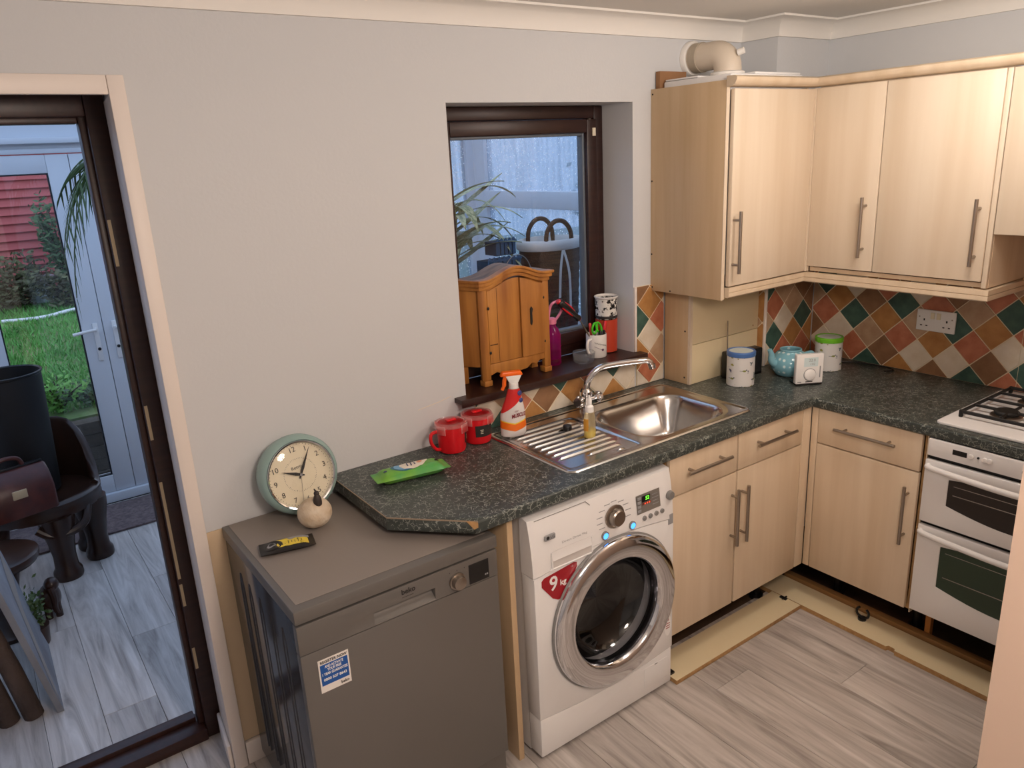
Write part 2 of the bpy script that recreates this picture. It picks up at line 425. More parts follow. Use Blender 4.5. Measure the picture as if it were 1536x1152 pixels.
# doorway frame, dark brown
door = thing('door_1', 'dark brown frame of the open conservatory doorway with brass keeps', 'door frame', (-3.26, .23, 0)); door['kind'] = 'structure'
fx0, fx1, fz = DX0+.002, DX1-.005, 2.092
obj('jamb', B().box(fx1-.052, fx1, .2, .268, 0, fz).box(fx1-.070, fx1-.05, .225, .268, .05, fz-.05), M_mahog, door, bevel=.004)
obj('jamb', B().box(fx0, fx0+.052, .2, .268, 0, fz).box(fx0+.05, fx0+.070, .225, .268, .05, fz-.05), M_mahog, door, bevel=.004)
obj('head', B().box(fx0+.0525, fx1-.0525, .2, .268, fz-.058, fz).box(fx0+.0705, fx1-.0705, .225, .268, fz-.074, fz-.055), M_mahogx, door, bevel=.004)
obj('threshold', B().box(fx0+.0525, fx1-.0525, .19, .30, .0, .045).box(fx0+.072, fx1-.072, .255, .30, .04, .062), M_mahogx, door, bevel=.004)
M_brass = mat('aged_brass', (186, 166, 134), .55, .2)
for z0, z1 in ((1.63, 1.76), (1.10, 1.21), (.62, .96), (.52, .6), (.28, .36)):
    obj('keep_plate', B().box(fx1-.050, fx1-.041, .1982, .1998, z0, z1), M_brass, door, smooth=False)

# window
win = thing('window_1', 'dark mahogany window with one clear pane above the sink', 'window', (-1.405, .2, WZ0)); win['kind'] = 'structure'
def frame(x0, x1, z0, z1, wd, y0, y1, name, m, parent, bevel=.005):
    for (a, c, d, e) in ((x0, x0+wd, z0, z1), (x1-wd, x1, z0, z1), (x0+wd, x1-wd, z0, z0+wd), (x0+wd, x1-wd, z1-wd, z1)):
        obj(name, B().box(a+.0003, c-.0003, y0, y1, d+.0003, e-.0003), m, parent, bevel=bevel)
frame(WX0+.001, WX1-.001, WZ0+.018, WZ1-.001, .048, .168, .235, 'frame_bar', M_mahog, win)
frame(WX0+.050, WX1-.050, WZ0+.067, WZ1-.051, .052, .150, .215, 'sash_bar', M_mahog, win)
frame(WX0+.098, WX1-.098, WZ0+.115, WZ1-.099, .014, .168, .20, 'glazing_bead', mat('grey_seal', (96, 104, 114), .4), win, .002)
obj('pane', B().box(WX0+.105, WX1-.105, .186, .190, WZ0+.12, WZ1-.105), M_glass, win, smooth=False)
obj('lock_strip', B().box(WX1-.0565, WX1-.0525, .160, .1675, 1.22, 1.60), MATS['aged_brass'] if 'aged_brass' in MATS else M_brush, win)
obj('hinge_tab', B().box(WX1-.075, WX1-.06, .145, .1495, 1.935, 1.965).box(WX1-.08, WX1-.072, .16, .1675, 1.98, 2.0), mat('ivory_tab', (226, 214, 190), .5), win)
sill = struct('window_sill', plate([(-1.872, -.045), (-.955, -.045), (-.955, -.0006), (WX1-.0006, -.0006), (WX1-.0006, .168), (WX0+.0006, .168), (WX0+.0006, -.0006), (-1.872, -.0006)], [], 'xy', 1.0455, 1.062), M_mahogx)
obj('nosing', B().box(-1.873, -.954, -.052, -.0452, 1.034, 1.0625), M_mahogx, sill, bevel=.0025)

# ---------------------------------------------------------------- wall tiles
def tile_mat(name, c1, c2):
    m = mat('tile_'+name, c1, .42, noise=((22, 22, 22), .28, .72, c2), bump=(70, .12)); return m
T = {'g': tile_mat('green', (48, 78, 70), (74, 106, 94)), 'r': tile_mat('terracotta', (172, 98, 70), (200, 130, 100)),
     'o': tile_mat('ochre', (192, 142, 86), (168, 116, 64)), 'c': tile_mat('cream', (216, 202, 180), (228, 218, 202)),
     'b': tile_mat('brown', (156, 118, 86), (132, 96, 68)), 't': tile_mat('tan', (196, 166, 136), (174, 140, 110))}
M_grout = mat('cream_grout', (230, 216, 188), .8)
def clip(poly, rect):
    u0, u1, v0, v1 = rect
    for ax, lim, sg in ((0, u0, 1), (0, u1, -1), (1, v0, 1), (1, v1, -1)):
        out = []
        for i in range(len(poly)):
            p, q = poly[i], poly[(i+1) % len(poly)]
            ip, iq = sg*(p[ax]-lim) >= -1e-9, sg*(q[ax]-lim) >= -1e-9
            if ip: out.append(p)
            if ip != iq:
                t = (lim-p[ax])/(q[ax]-p[ax]); out.append((p[0]+t*(q[0]-p[0]), p[1]+t*(q[1]-p[1])))
        poly = out
        if len(poly) < 3: return []
    # drop near-duplicate points
    res = []
    for p in poly:
        if not res or math.hypot(p[0]-res[-1][0], p[1]-res[-1][1]) > .003: res.append(p)
    if len(res) > 2 and math.hypot(res[0][0]-res[-1][0], res[0][1]-res[-1][1]) <= .003: res.pop()
    return res if len(res) > 2 else []
def tiles(parent, P, u_c, v_c, hd, sgn, rects, table, default='tcobr'):
    """diamond tiles; P(u,v,depth)->world; index i steps along sgn*u, j along v, i+j even"""
    rnd = random.Random(3)
    for rect in rects:
        g = B(); u0, u1, v0, v1 = rect
        ring = [[P(u, v, d) for u, v in ((u0, v0), (u1, v0), (u1, v1), (u0, v1))] for d in (.0008, .006)]
        obj('grout', g.ring_stack(ring), M_grout, parent, smooth=False)
        for i in range(-16, 17):
            for j in range(-8, 9):
                if (i+j) % 2: continue
                cu, cv = u_c+sgn*i*hd, v_c+j*hd; h = hd-.0028
                poly = clip([(cu-h, cv), (cu, cv-h), (cu+h, cv), (cu, cv+h)], (u0+.001, u1-.001, v0+.001, v1-.001))
                if not poly: continue
                mu = sum(p[0] for p in poly)/len(poly); mv = sum(p[1] for p in poly)/len(poly)
                area = abs(sum(poly[k][0]*poly[(k+1) % len(poly)][1]-poly[(k+1) % len(poly)][0]*poly[k][1] for k in range(len(poly))))/2
                if area < 1.2e-4: continue
                ins = [(p[0]+(mu-p[0])*.03, p[1]+(mv-p[1])*.03) for p in poly]
                d = .0085+rnd.uniform(-.0004, .0004)
                rings = [[P(u, v, .0062) for u, v in poly], [P(u, v, d-.0012) for u, v in poly], [P(u, v, d) for u, v in ins]]
                obj('tile', B().ring_stack(rings), T[table.get((i, j)) or default[rnd.randrange(len(default))]], parent, angle=20)
RW = {(0, 0): 'g', (0, -2): 'r', (1, 1): 'c', (1, -1): 't', (2, 0): 'r', (2, -2): 'o', (1, -3): 'c', (3, -1): 'g', (3, 1): 'b', (3, -3): 'c', (4, -2): 'r',
      (4, 0): 't', (5, -1): 'o', (5, -3): 'b', (4, -4): 'g', (2, -4): 'b', (0, -4): 'o', (-1, 1): 'r', (-1, -1): 'o', (-1, -3): 'b', (-2, 0): 'b', (-2, -2): 't',
      (-2, -4): 'g', (-3, 1): 'c', (-3, -1): 'g', (-3, -3): 'r', (-4, 0): 'o', (-4, -2): 'c', (-5, 1): 'g', (-5, -1): 'r', (-6, 0): 't', (-6, -2): 'b', (-5, -3): 'c',
      (5, 1): 'r', (6, 0): 'g', (6, -2): 'c', (6, -4): 'r', (7, -1): 'r', (7, -3): 'g', (7, 1): 'o', (8, 0): 'c', (6, 2): 't', (8, 2): 'r', (7, 3): 'o'}
tiles(wall_right, lambda u, v, d: (-d, u, v), -.612, 1.197, .0718, -1, [(-1.075, -.1895, .912, 1.375), (-1.69, -1.075, .912, 1.56)], RW)
BW = {(0, 0): 'b', (-1, 1): 'c', (-1, -1): 'o', (1, 1): 'g', (1, -1): 'c', (2, 0): 'o', (-2, 0): 'r', (3, 1): 'r', (3, -1): 'g', (4, 0): 'c', (-3, 1): 't', (-4, 0): 'c',
      (-5, 1): 'g', (-5, -1): 't', (-3, -1): 'g', (5, 1): 'g', (5, -1): 'o', (6, 0): 'c', (8, 0): 'r', (7, 1): 'o', (7, 3): 'g', (8, 2): 'c', (9, 3): 'r', (8, 4): 'o',
      (7, 5): 'b', (9, 1): 't', (7, -1): 'c', (9, -1): 'c', (9, 5): 'o', (4, 2): 'c', (2, 2): 't', (6, 2): 't'}
tiles(wall_back, lambda u, v, d: (u, -d, v), -1.463, .980, .0703, 1, [(-1.79, -.988, .912, 1.033), (-.975, -.816, .912, 1.335)], BW)
BX = {(0, 0): 'c', (-1, 1): 'r', (0, 2): 't', (1, 1): 't', (1, -1): 'o', (-1, -1): 'g', (2, 0): 'g', (0, -2): 'r', (-2, 0): 't', (2, -2): 'r', (-2, 2): 'g', (2, 2): 'b', (3, 1): 'b', (3, -1): 'o', (1, 3): 'r', (-2, -2): 'c'}
tiles(wall_box, lambda u, v, d: (u, -.18-d, v), -.228, 1.108, .0718, 1, [(-.355, -.010, .912, 1.375)], BX)
tiles(wall_box, lambda u, v, d: (-.355-d, u, v), -.10, 1.108, .0718, 1, [(-.18, -.142, .912, 1.30)], {}, 'tco')
obj('tile_trim', B().box(-.366, -.3553, -.192, -.1805, .912, 1.40), M_white, wall_box, bevel=.002)
obj('tile_trim', B().box(-.9868, -.9758, -.0095, -.0008, 1.0635, 1.335), M_white, wall_back, bevel=.001)

obj('plaster_crack', B().tube([(-2.02, -.0004, 1.052), (-1.97, -.0004, 1.058), (-1.93, -.0004, 1.063), (-1.885, -.0004, 1.072)], .0009, 5), M_grout, wall_back)
# ---------------------------------------------------------------- worktop
outer = [(-2.364, -.0015), (-2.364, -.405), (-2.18, -.6), (-.6, -.6), (-.6, -1.685), (-.0015, -1.685), (-.0015, -.1815), (-.3565, -.1815), (-.3565, -.0015)]
hole = [(-1.76, -.508), (-.905, -.508), (-.905, -.08), (-1.76, -.08)]
hob_hole = [(-.50, -1.60), (-.10, -1.60), (-.10, -1.08), (-.50, -1.08)]
pl = plate(outer, [hole, hob_hole], 'xy', .872, .911)
wt = thing('worktop', 'dark green crackle-patterned worktop running round the corner with an angled loose end', 'worktop', (-1.2, -.3, .872))
def worktop_obj():
    bm = bmesh.new(); vs = [bm.verts.new(v) for v in pl.v]
    for f in pl.f: bm.faces.new([vs[i] for i in f])
    bmesh.ops.recalc_face_normals(bm, faces=bm.faces[:])
    bmesh.ops.dissolve_limit(bm, angle_limit=.01, verts=bm.verts[:], edges=bm.edges[:])
    es = []
    for e in bm.edges:
        a, c = e.verts
        if abs(a.co.z-c.co.z) < 1e-5 and len(e.link_faces) == 2 and e.calc_face_angle() > 1:
            mx, my = (a.co.x+c.co.x)/2, (a.co.y+c.co.y)/2
            if (abs(a.co.y+.6) < .001 and abs(c.co.y+.6) < .001) or (abs(a.co.x+.6) < .001 and abs(c.co.x+.6) < .001): es.append(e)
    bmesh.ops.bevel(bm, geom=es, offset=.008, segments=4, affect='EDGES', profile=.5)
    bmesh.ops.triangulate(bm, faces=[f for f in bm.faces if len(f.verts) > 4])
    bm.verts.index_update()
    o = B().add([v.co[:] for v in bm.verts], [[v.index for v in f.verts] for f in bm.faces]); bm.free()
    return obj('slab', o, M_top, wt, smooth=True, angle=40)
worktop_obj()
obj('edging_strip', B().add([(-2.3655, -.003, .909), (-2.3655, -.406, .909), (-2.3655, -.406, .9118), (-2.3655, -.003, .9118), (-2.363, -.003, .9118), (-2.363, -.405, .9118)], [(0, 1, 2, 3), (3, 2, 5, 4)]), mat('worn_edge', (150, 132, 112), .7), wt, smooth=False)
e0 = Vector((-2.364, -.405, 0)); e1 = Vector((-2.18, -.6, 0)); ed = (e1-e0).normalized(); en = Vector((-.727, -.686, 0))
q = [e0+en*.0012, e1+en*.0012]
obj('edging_strip', B().add([(q[0].x, q[0].y, .908), (q[1].x, q[1].y, .908), (q[1].x, q[1].y, .9118), (q[0].x, q[0].y, .9118), (e1.x, e1.y+.001, .9118), (e0.x, e0.y+.001, .9118)], [(0, 1, 2, 3), (3, 2, 4, 5)]), MATS['worn_edge'], wt, smooth=False)
cp = [e1-ed*t+en*.0016 for t in (.0, .012, .034)]
obj('chipped_core', B().add([(cp[0].x, cp[0].y, .893), (cp[1].x, cp[1].y, .886), (cp[2].x, cp[2].y, .9105), (cp[1].x, cp[1].y, .9105), (cp[0].x, cp[0].y, .908)], [(0, 1, 2, 3, 4)]), M_edge, wt, smooth=False, label='exposed pale chipboard at the broken corner')

# ---------------------------------------------------------------- sink and tap
sx0, sx1, sy0, sy1 = -1.785, -.882, -.532, -.057
def ss(a, c, x):
    t = max(0, min(1, (x-a)/(c-a))); return t*t*(3-2*t)
def sdr(x, y, cx, cy, hx, hy, r):
    qx, qy = abs(x-cx)-hx+r, abs(y-cy)-hy+r
    return math.hypot(max(qx, 0), max(qy, 0))+min(max(qx, qy), 0)-r
def sink_z(x, y):
    d = -sdr(x, y, (sx0+sx1)/2, (sy0+sy1)/2, (sx1-sx0)/2, (sy1-sy0)/2, .03)
    z = .9115+.006*ss(-.002, .007, d)-.003*ss(.014, .022, d)
    bs = sdr(x, y, -1.163, -.318, .228, .172, .10)
    z -= .150*ss(.0, .075, -bs)+.0025*ss(-.012, 0, -bs)
    ds = sdr(x, y, -1.60, -.31, .165, .195, .03)
    if bs > .004:
        z -= .004*ss(0, .012, -ds)
        if ds < -.012:
            k = (y+.135)/-.0345; kk = round(k)
            if 0 <= kk <= 10:
                yy = -.135-kk*.0345; xe = -1.45-.0015*(kk-4)**2*1.0-.0*kk
                xs = -1.74 if kk < 9 else -1.74+.1*(kk-8)
                if xs < x < xe:
                    z += .0065*ss(.0052, .0005, abs(y-yy))*ss(0, .015, x-xs)*ss(0, .015, xe-x)
    return z
nu, nv = 200, 220
def sfn(u, v):
    x = sx0+(sx1-sx0)*u; y = sy0+(sy1-sy0)*v
    # pull the corners round
    cx, cy = (sx0+sx1)/2, (sy0+sy1)/2; hx, hy, r = (sx1-sx0)/2, (sy1-sy0)/2, .03
    dx, dy = abs(x-cx)-(hx-r), abs(y-cy)-(hy-r)
    if dx > 0 and dy > 0:
        m = max(dx, dy); l = math.hypot(dx, dy); k = m/l
        x = cx+math.copysign(hx-r+dx*k, x-cx); y = cy+math.copysign(hy-r+dy*k, y-cy)
    return (x, y, sink_z(x, y))
sink = thing('kitchen_sink', 'stainless steel inset sink with ridged drainer set into the dark worktop', 'sink', (-1.33, -.3, .911))
obj('basin_and_drainer', B().surf(sfn, nu, nv), M_steel, sink, angle=80)
obj('plug_hole', B().lathe([(.001, 0), (.03, .0), (.04, .003), (.045, .002)], (-1.163, -.318, .7655), n=24), M_chrome, sink)
obj('overflow_slot', B().box(-1.26, -1.235, -.5145, -.5125, .914, .9155), M_black, sink)
tap = thing('mixer_tap', 'chrome mixer tap with long curved spout behind the sink bowl', 'tap', (-1.335, -.092, .915))
obj('body', B().lathe([(.027, 0), (.027, .012), (.02, .02), (.02, .05), (.026, .056), (.026, .075), (.018, .085)], (-1.335, -.092, .915), n=24), M_chrome, tap)
sp = cr([(-1.335, -.092, .99), (-1.325, -.098, 1.035), (-1.285, -.115, 1.075), (-1.22, -.145, 1.085), (-1.14, -.185, 1.088), (-1.105, -.2, 1.085), (-1.094, -.206, 1.066)], 8)
obj('spout', B().tube(sp, [.014-.002*min(1, i/20) for i in range(len(sp)-6)]+[.0125]*6, 14).cyl((-1.094, -.206, 1.068), (-1.090, -.208, 1.054), .0145, n=16), M_chrome, tap)
for sgn, lb in ((-1, 'hot'), (1, 'cold')):
    c0 = Vector((-1.335, -.092, .953)); dr = Vector((sgn*.95, -.3, .12)).normalized()
    k = B().cyl(c0+dr*.018, c0+dr*.04, .009, n=12).cyl(c0+dr*.038, c0+dr*.066, .021, .017, n=10)
    for a in range(5):
        u = dr.cross(Vector((0, 0, 1))).normalized(); v_ = dr.cross(u)
        k.ell(c0+dr*.053+(u*math.cos(a*2*PI/5)+v_*math.sin(a*2*PI/5))*.016, .009, .009, .009, 8, 6)
    obj('tap_knob', k, M_chrome, tap)

# ---------------------------------------------------------------- helpers for units
def bar_handle(parent, p0, p1, out, name='handle'):
    p0, p1, out = Vector(p0), Vector(p1), Vector(out)
    d = (p1-p0).normalized()
    bb = B().cyl(p0, p1, .0062, n=12)
    for t in (.14, .86):
        q_ = p0+(p1-p0)*t
        bb.cyl(q_, q_-out, .005, n=10)
    return obj(name, bb, M_brush, parent, angle=40)

# base unit under the sink
su = thing('sink_unit', 'maple base unit with two drawer fronts over two doors under the sink', 'cabinet', (-1.02, -.3, 0))
obj('carcass', B().box(-1.40, -1.384, -.568, -.05, .165, .87).box(-.62, -.604, -.568, -.05, .165, .87).box(-1.384, -.62, -.568, -.05, .165, .183).box(-1.384, -.62, -.06, -.05, .183, .70).box(-1.384, -.62, -.568, -.55, .715, .735), M_edge, su)
for x0, x1, hx in ((-1.40, -1.042, -1.067), (-1.037, -.645, -1.010)):
    d = obj('door', B().box(x0+.0015, x1-.0015, -.588, -.570, .172, .722), M_maple, su, bevel=.0025)
    bar_handle(d, (hx, -.62, .44), (hx, -.62, .668), (0, -.033, 0))
for x0, x1, h0, h1 in ((-1.40, -1.042, -1.335, -1.11), (-1.037, -.645, -.957, -.727)):
    d = obj('drawer_front', B().box(x0+.0015, x1-.0015, -.588, -.570, .727, .869), M_maple, su, bevel=.0025)
    bar_handle(d, (h0, -.62, .81), (h1, -.62, .81), (0, -.033, 0))
obj('corner_post', B().box(-.642, -.5885, -.588, -.565, .172, .869), M_maple, su, bevel=.003)
for x in (-1.36, -.70):
    obj('leg', B().cyl((x, -.45, 0-.008), (x, -.45, .16), .016, n=12).cyl((x, -.45, -.008), (x, -.45, .012), .03, n=12).cyl((x, -.45, .15), (x, -.45, .165), .03, n=12), M_black, su)
# base unit on the right wall
ru = thing('drawer_unit', 'maple base unit with one wide drawer over one door beside the oven', 'cabinet', (-.3, -.82, 0))
obj('carcass', B().box(-.568, -.05, -.636, -.62, .165, .87).box(-.568, -.05, -1.040, -1.024, .165, .87).box(-.568, -.05, -1.024, -.636, .165, .183).box(-.06, -.05, -1.024, -.636, .183, .70), M_edge, ru)
obj('corner_post', B().box(-.588, -.564, -.616, -.5888, .172, .869), M_maple, ru, bevel=.003)
d = obj('drawer_front', B().box(-.588, -.570, -1.022, -.619, .727, .869), M_maple, ru, bevel=.0025)
bar_handle(d, (-.62, -.704, .81), (-.62, -.942, .81), (-.033, 0, 0))
d = obj('door', B().box(-.588, -.570, -1.022, -.619, .172, .722), M_maple, ru, bevel=.0025)
bar_handle(d, (-.62, -.993, .44), (-.62, -.993, .668), (-.033, 0, 0))
obj('end_panel', B().box(-.588, -.05, -1.044, -1.0405, .165, .87), M_maple, ru)
for y in (-.66, -1.0):
    obj('leg', B().cyl((-.42, y, 0-.008), (-.42, y, .16), .018, n=12).cyl((-.42, y, -.008), (-.42, y, .012), .032, n=12).cyl((-.42, y, .15), (-.42, y, .165), .03, n=12), M_black, ru)
# loose plinth boards on the floor
pb = thing('plinth_board', 'loose maple plinth board lying flat in front of the sink unit doors', 'plinth board', (-1.02, -.56, 0))
obj('board', B().box(-1.40, -.650, -.634, -.495, .0005, .018), M_edge, pb, bevel=.001)
obj('maple_face', B().box(-1.40, -.650, -.634, -.495, .0182, .0192), M_boxing, pb)
obj('clip', B().box(-.668, -.63-.025, -.575, -.545, .0194, .026).box(-.68, -.65, -.57, -.565, .026, .031), M_black, pb)
obj('clip', B().box(-1.395, -1.375, -.60, -.575, .0194, .028), M_black, pb)
pb2 = thing('plinth_board', 'loose maple plinth board lying flat along the drawer unit and oven with upright clip', 'plinth board', (-.57, -1.0, 0))
poly = [(-.646, -.43), (-.648, -1.0), (-.636, -1.005), (-.638, -1.03), (-.650, -1.035), (-.655, -1.62), (-.515, -1.62), (-.505, -.43)]
obj('board', B().prism(poly, 'xy', .0005, .019), M_edge, pb2)
obj('maple_face', B().prism(poly, 'xy', .0192, .0202), M_boxing, pb2)
k = B().cyl((-.556, -.851, .0203), (-.556, -.851, .03), .016, n=14)
for s_ in (-1, 1):
    k.tube(cr([(-.556, -.851, .03), (-.556, -.851+s_*.022, .04), (-.556, -.851+s_*.024, .06), (-.556, -.851+s_*.014, .072)], 5), .005, 8)
obj('clip', k, M_black, pb2)
tag(obj('wood_batten', B().box(-.50, -.468, -1.62, -.45, -.0075, .034), mat('brown_batten', (150, 110, 66), .6), bevel=.001), 'brown timber batten under the right-hand units behind the plinth board', 'batten')

# ---------------------------------------------------------------- oven and hob
ov = thing('built_in_oven', 'white built-in double oven with two windowed doors below the hob', 'oven', (-.33, -1.345, .19))
oy0, oy1 = -1.642, -1.047
obj('housing', B().box(-.585, -.05, oy0, oy1, .19, .869), M_black, ov)
obj('control_panel', B().box(-.603, -.586, oy0+.002, oy1-.002, .806, .8685), M_appl, ov, bevel=.004)
def oven_door(z0, z1, wz0, wz1, gm):
    win_ = [(-1.132, wz1), (-1.132, wz0)]+[(-1.132-.426*t, wz0-.03*math.sin(PI*t)) for t in [i/12 for i in range(1, 12)]]+[(-1.558, wz0), (-1.558, wz1)]+[(-1.558+.426*t, wz1+.018*math.sin(PI*t)) for t in [i/12 for i in range(1, 12)]]
    d = obj('oven_door', plate([(oy0+.002, z0), (oy1-.002, z0), (oy1-.002, z1), (oy0+.002, z1)], [win_], 'yz', -.608, -.588), M_appl, ov, bevel=.002)
    obj('window_glass', B().prism(win_, 'yz', -.6045, -.6005), gm, d, smooth=False)
    obj('rack', B().cyl((-.6046, -1.15, wz0+.045), (-.6046, -1.54, wz0+.045), .0016, n=8).cyl((-.6046, -1.15, wz1-.02), (-.6046, -1.54, wz1-.02), .0012, n=8), M_brush, d)
    hz = z1-.022
    pts = cr([(-.609, oy1-.012, hz), (-.628, oy1-.05, hz), (-.643, -1.345, hz-.004), (-.628, oy0+.05, hz), (-.609, oy0+.012, hz)], 6)
    obj('handle', B().tube(pts, .0105, 12), M_appl, d, angle=60)
M_ovg1 = glass_mat('brown_oven_glass', tint=(.10, .08, .07), fac=.4)
M_ovg2 = glass_mat('green_oven_glass', tint=(.10, .17, .11), fac=.4)
M_in1 = mat('oven_interior_dark', (40, 32, 28), .5); M_in2 = mat('oven_interior_green', (44, 62, 46), .5)
oven_door(.558, .792, .640, .738, M_in1); oven_door(.195, .542, .322, .482, M_in2)
obj('display', B().box(-.6036, -.6032, -1.178, -1.132, .832, .85), M_black, ov)
for y in (-1.192, -1.235, -1.25):
    obj('knob', B().cyl((-.6032, y, .842), (-.611, y, .842), .0085, n=14), M_whitep, ov, bevel=.0015)
obj('knob', B().cyl((-.6032, -1.214, .843), (-.607, -1.214, .843), .0035, n=10), M_black, ov)
obj('badge', B().box(-.6036, -.6032, -1.36, -1.345, .83, .838), M_lgrey, ov)
obj('support_batten', B().box(-.462, -.438, -1.07, -1.05, -.0075, .188), mat('orange_timber', (190, 126, 62), .6), ov)
hob = thing('gas_hob', 'white four-burner gas hob with black pan supports on the worktop', 'hob', (-.3, -1.34, .911))
obj('hob_plate', B().prism(rrect(-.56, -.045, -1.63, -1.045, .015), 'xy', .9115, .9215), M_appl, hob, bevel=.003)
for bx, by, br in ((-.365, -1.19, .042), (-.165, -1.19, .034), (-.365, -1.48, .034), (-.165, -1.48, .05)):
    obj('burner', B().lathe([(br+.008, 0), (br+.008, .008), (br, .012)], (bx, by, .922), n=24), M_brush, hob)
    obj('burner_cap', B().lathe([(br-.004, .0), (br-.002, .008), (br-.008, .013), (.002, .0135)], (bx, by, .9345), n=24), M_blackm, hob)
for y0_, y1_ in ((-1.32, -1.085), (-1.60, -1.345)):
    k = B(); zt = .948
    loop = [(-.465, y0_), (-.075, y0_), (-.075, y1_), (-.465, y1_), (-.465, y0_)]
    for a_, c_ in zip(loop[:-1], loop[1:]): k.box(min(a_[0], c_[0])-.004, max(a_[0], c_[0])+.004, min(a_[1], c_[1])-.004, max(a_[1], c_[1])+.004, zt-.012, zt)
    for (x_, y_) in loop[:4]: k.box(x_-.006, x_+.006, y_-.006, y_+.006, .9218, zt)
    ym = (y0_+y1_)/2
    for bx in (-.365, -.165):
        k.box(bx-.004, bx+.004, y0_, ym-.02, zt-.01, zt); k.box(bx-.004, bx+.004, ym+.02, y1_, zt-.01, zt)
        k.box(bx-.08, bx-.02, ym-.004, ym+.004, zt-.01, zt); k.box(bx+.02, bx+.08, ym-.004, ym+.004, zt-.01, zt)
    k.box(-.269, -.261, y0_, y1_, zt-.01, zt)
    obj('pan_support', k, M_blackm, hob, bevel=.002, seg=1)

# ---------------------------------------------------------------- wall cupboards
bc = thing('boiler_cupboard', 'maple wall cupboard with bare side panel housing the boiler', 'cupboard', (-.64, -.19, 1.31))
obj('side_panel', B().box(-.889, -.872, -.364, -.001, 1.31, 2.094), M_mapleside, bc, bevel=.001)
obj('panel_edge', B().box(-.889, -.872, -.3665, -.3645, 1.31, 2.094), M_mapleh, bc)
obj('inner_side', B().box(-.405, -.393, -.358, -.182, 1.31, 2.07), M_maple, bc)
d = obj('door', B().box(-.868, -.392, -.385, -.367, 1.362, 2.064), M_mapleh, bc, bevel=.0025)
bar_handle(d, (-.853, -.418, 1.412), (-.853, -.418, 1.64), (0, -.034, 0))
obj('bottom_panel', B().box(-.871, -.406, -.36, -.002, 1.314, 1.33), M_maple, bc)
for y, z in ((-.01, 2.075), (-.008, 1.75), (-.008, 1.46), (-.012, 1.325), (-.11, 1.318)):
    obj('screw_head', B().cyl((-.8892, y, z), (-.8905, y, z), .0035, n=8), M_ink, bc)
wc = thing('wall_cabinet', 'maple wall cabinet with a narrow and a wide door over the corner worktop', 'cabinet', (-.2, -.72, 1.34))
obj('carcass', B().box(-.368, -.012, -1.075, -.395, 1.362, 1.378).box(-.368, -.012, -1.075, -.395, 2.055, 2.07).box(-.368, -.012, -1.075, -1.058, 1.3785, 2.0545).box(-.368, -.012, -.41, -.395, 1.3785, 2.0545).box(-.02, -.012, -1.058, -.41, 1.3785, 2.0545), M_maple, wc)
for y0_, y1_, hy in ((-.668, -.392, -.628), (-1.060, -.672, -1.031)):
    d = obj('door', B().box(-.388, -.370, y0_, y1_, 1.384, 2.066), M_mapleh, wc, bevel=.0025)
    bar_handle(d, (-.420, hy, 1.437), (-.420, hy, 1.662), (-.033, 0, 0))
obj('end_strip', B().box(-.384, -.3685, -1.078, -1.0615, 1.362, 2.066), M_mapleh, wc, bevel=.002)
obj('end_panel', B().box(-.368, -.012, -1.0785, -1.0755, 1.362, 1.54), M_maple, wc)
pel = [(-.008, 1.318), (-.012, 1.322), (-.012, 1.3365), (-.0085, 1.338), (-.012, 1.3395), (-.012, 1.357), (.012, 1.357), (.012, 1.318)]
pel = [(-d_, z) for d_, z in pel]
tag(obj('pelmet', B().sweep([(-.868, -.374), (-.3785, -.374), (-.3785, -1.079), (-.012, -1.079)], pel), M_maple), 'maple light pelmet strip running under the wall cupboards', 'pelmet')
cor = [(-.014, 2.070), (.010, 2.072), (.022, 2.078), (.030, 2.092), (.030, 2.100), (.022, 2.106), (-.014, 2.106)]
tag(obj('cornice', B().sweep([(-.893, -.381), (-.384, -.381), (-.384, -1.69)], cor), M_maple, angle=50), 'rounded maple cornice moulding along the tops of the wall cupboards', 'cornice')
obj('corner_filler', B().box(-.3915, -.3705, -.3915, -.3665, 1.362, 2.066), M_mapleh, wc)
hc = thing('hood_cabinet', 'short maple cabinet door over the hob next to the wall cabinet', 'cabinet', (-.2, -1.38, 1.545))
obj('carcass', B().box(-.368, -.012, -1.69, -1.0795, 1.548, 2.066), M_maple, hc)
obj('door', B().box(-.388, -.370, -1.69, -1.082, 1.546, 2.066), M_mapleh, hc, bevel=.0025)
# boiler inside, flue, cork
bo = thing('boiler', 'white boiler casing whose top shows above the cupboard with flue connection', 'boiler', (-.63, -.18, 1.4))
obj('casing', B().box(-.855, -.43, -.355, -.035, 1.40, 2.118), M_appl, bo, bevel=.006)
obj('top_cover', B().box(-.852, -.42, -.20, -.04, 2.1185, 2.125).box(-.70, -.425, -.34, -.18, 2.1185, 2.127), M_appl, bo, bevel=.003)
M_flue = mat('ivory_flue_plastic', (216, 202, 184), .45)
fl = thing('boiler_flue', 'ivory plastic flue elbow running from the boiler into the wall', 'flue pipe', (-.66, -.15, 2.127))
zc_ = 2.208
pts = [(-.665, -.001, zc_), (-.665, -.10, zc_)]+[(-.665, -.13-.055*math.sin(t*PI/12), zc_-.055+.055*math.cos(t*PI/12)) for t in range(7)]+[(-.665, -.185, 2.128)]
obj('elbow', B().tube(pts, .052, 24), M_flue, fl, angle=60)
obj('wall_flange', B().lathe([(.062, -.022), (.066, -.016), (.066, -.0008)], (-.665, 0, zc_), 'y', n=28), M_cove, fl)
obj('collar', B().lathe([(.056, -.065), (.056, -.03)], (-.665, 0, zc_), 'y', n=28), mat('flue_collar_grey', (176, 164, 146), .6), fl)
obj('base_ring', B().lathe([(.064, 0), (.064, .012), (.056, .016)], (-.665, -.185, 2.1275), n=28), M_cove, fl)
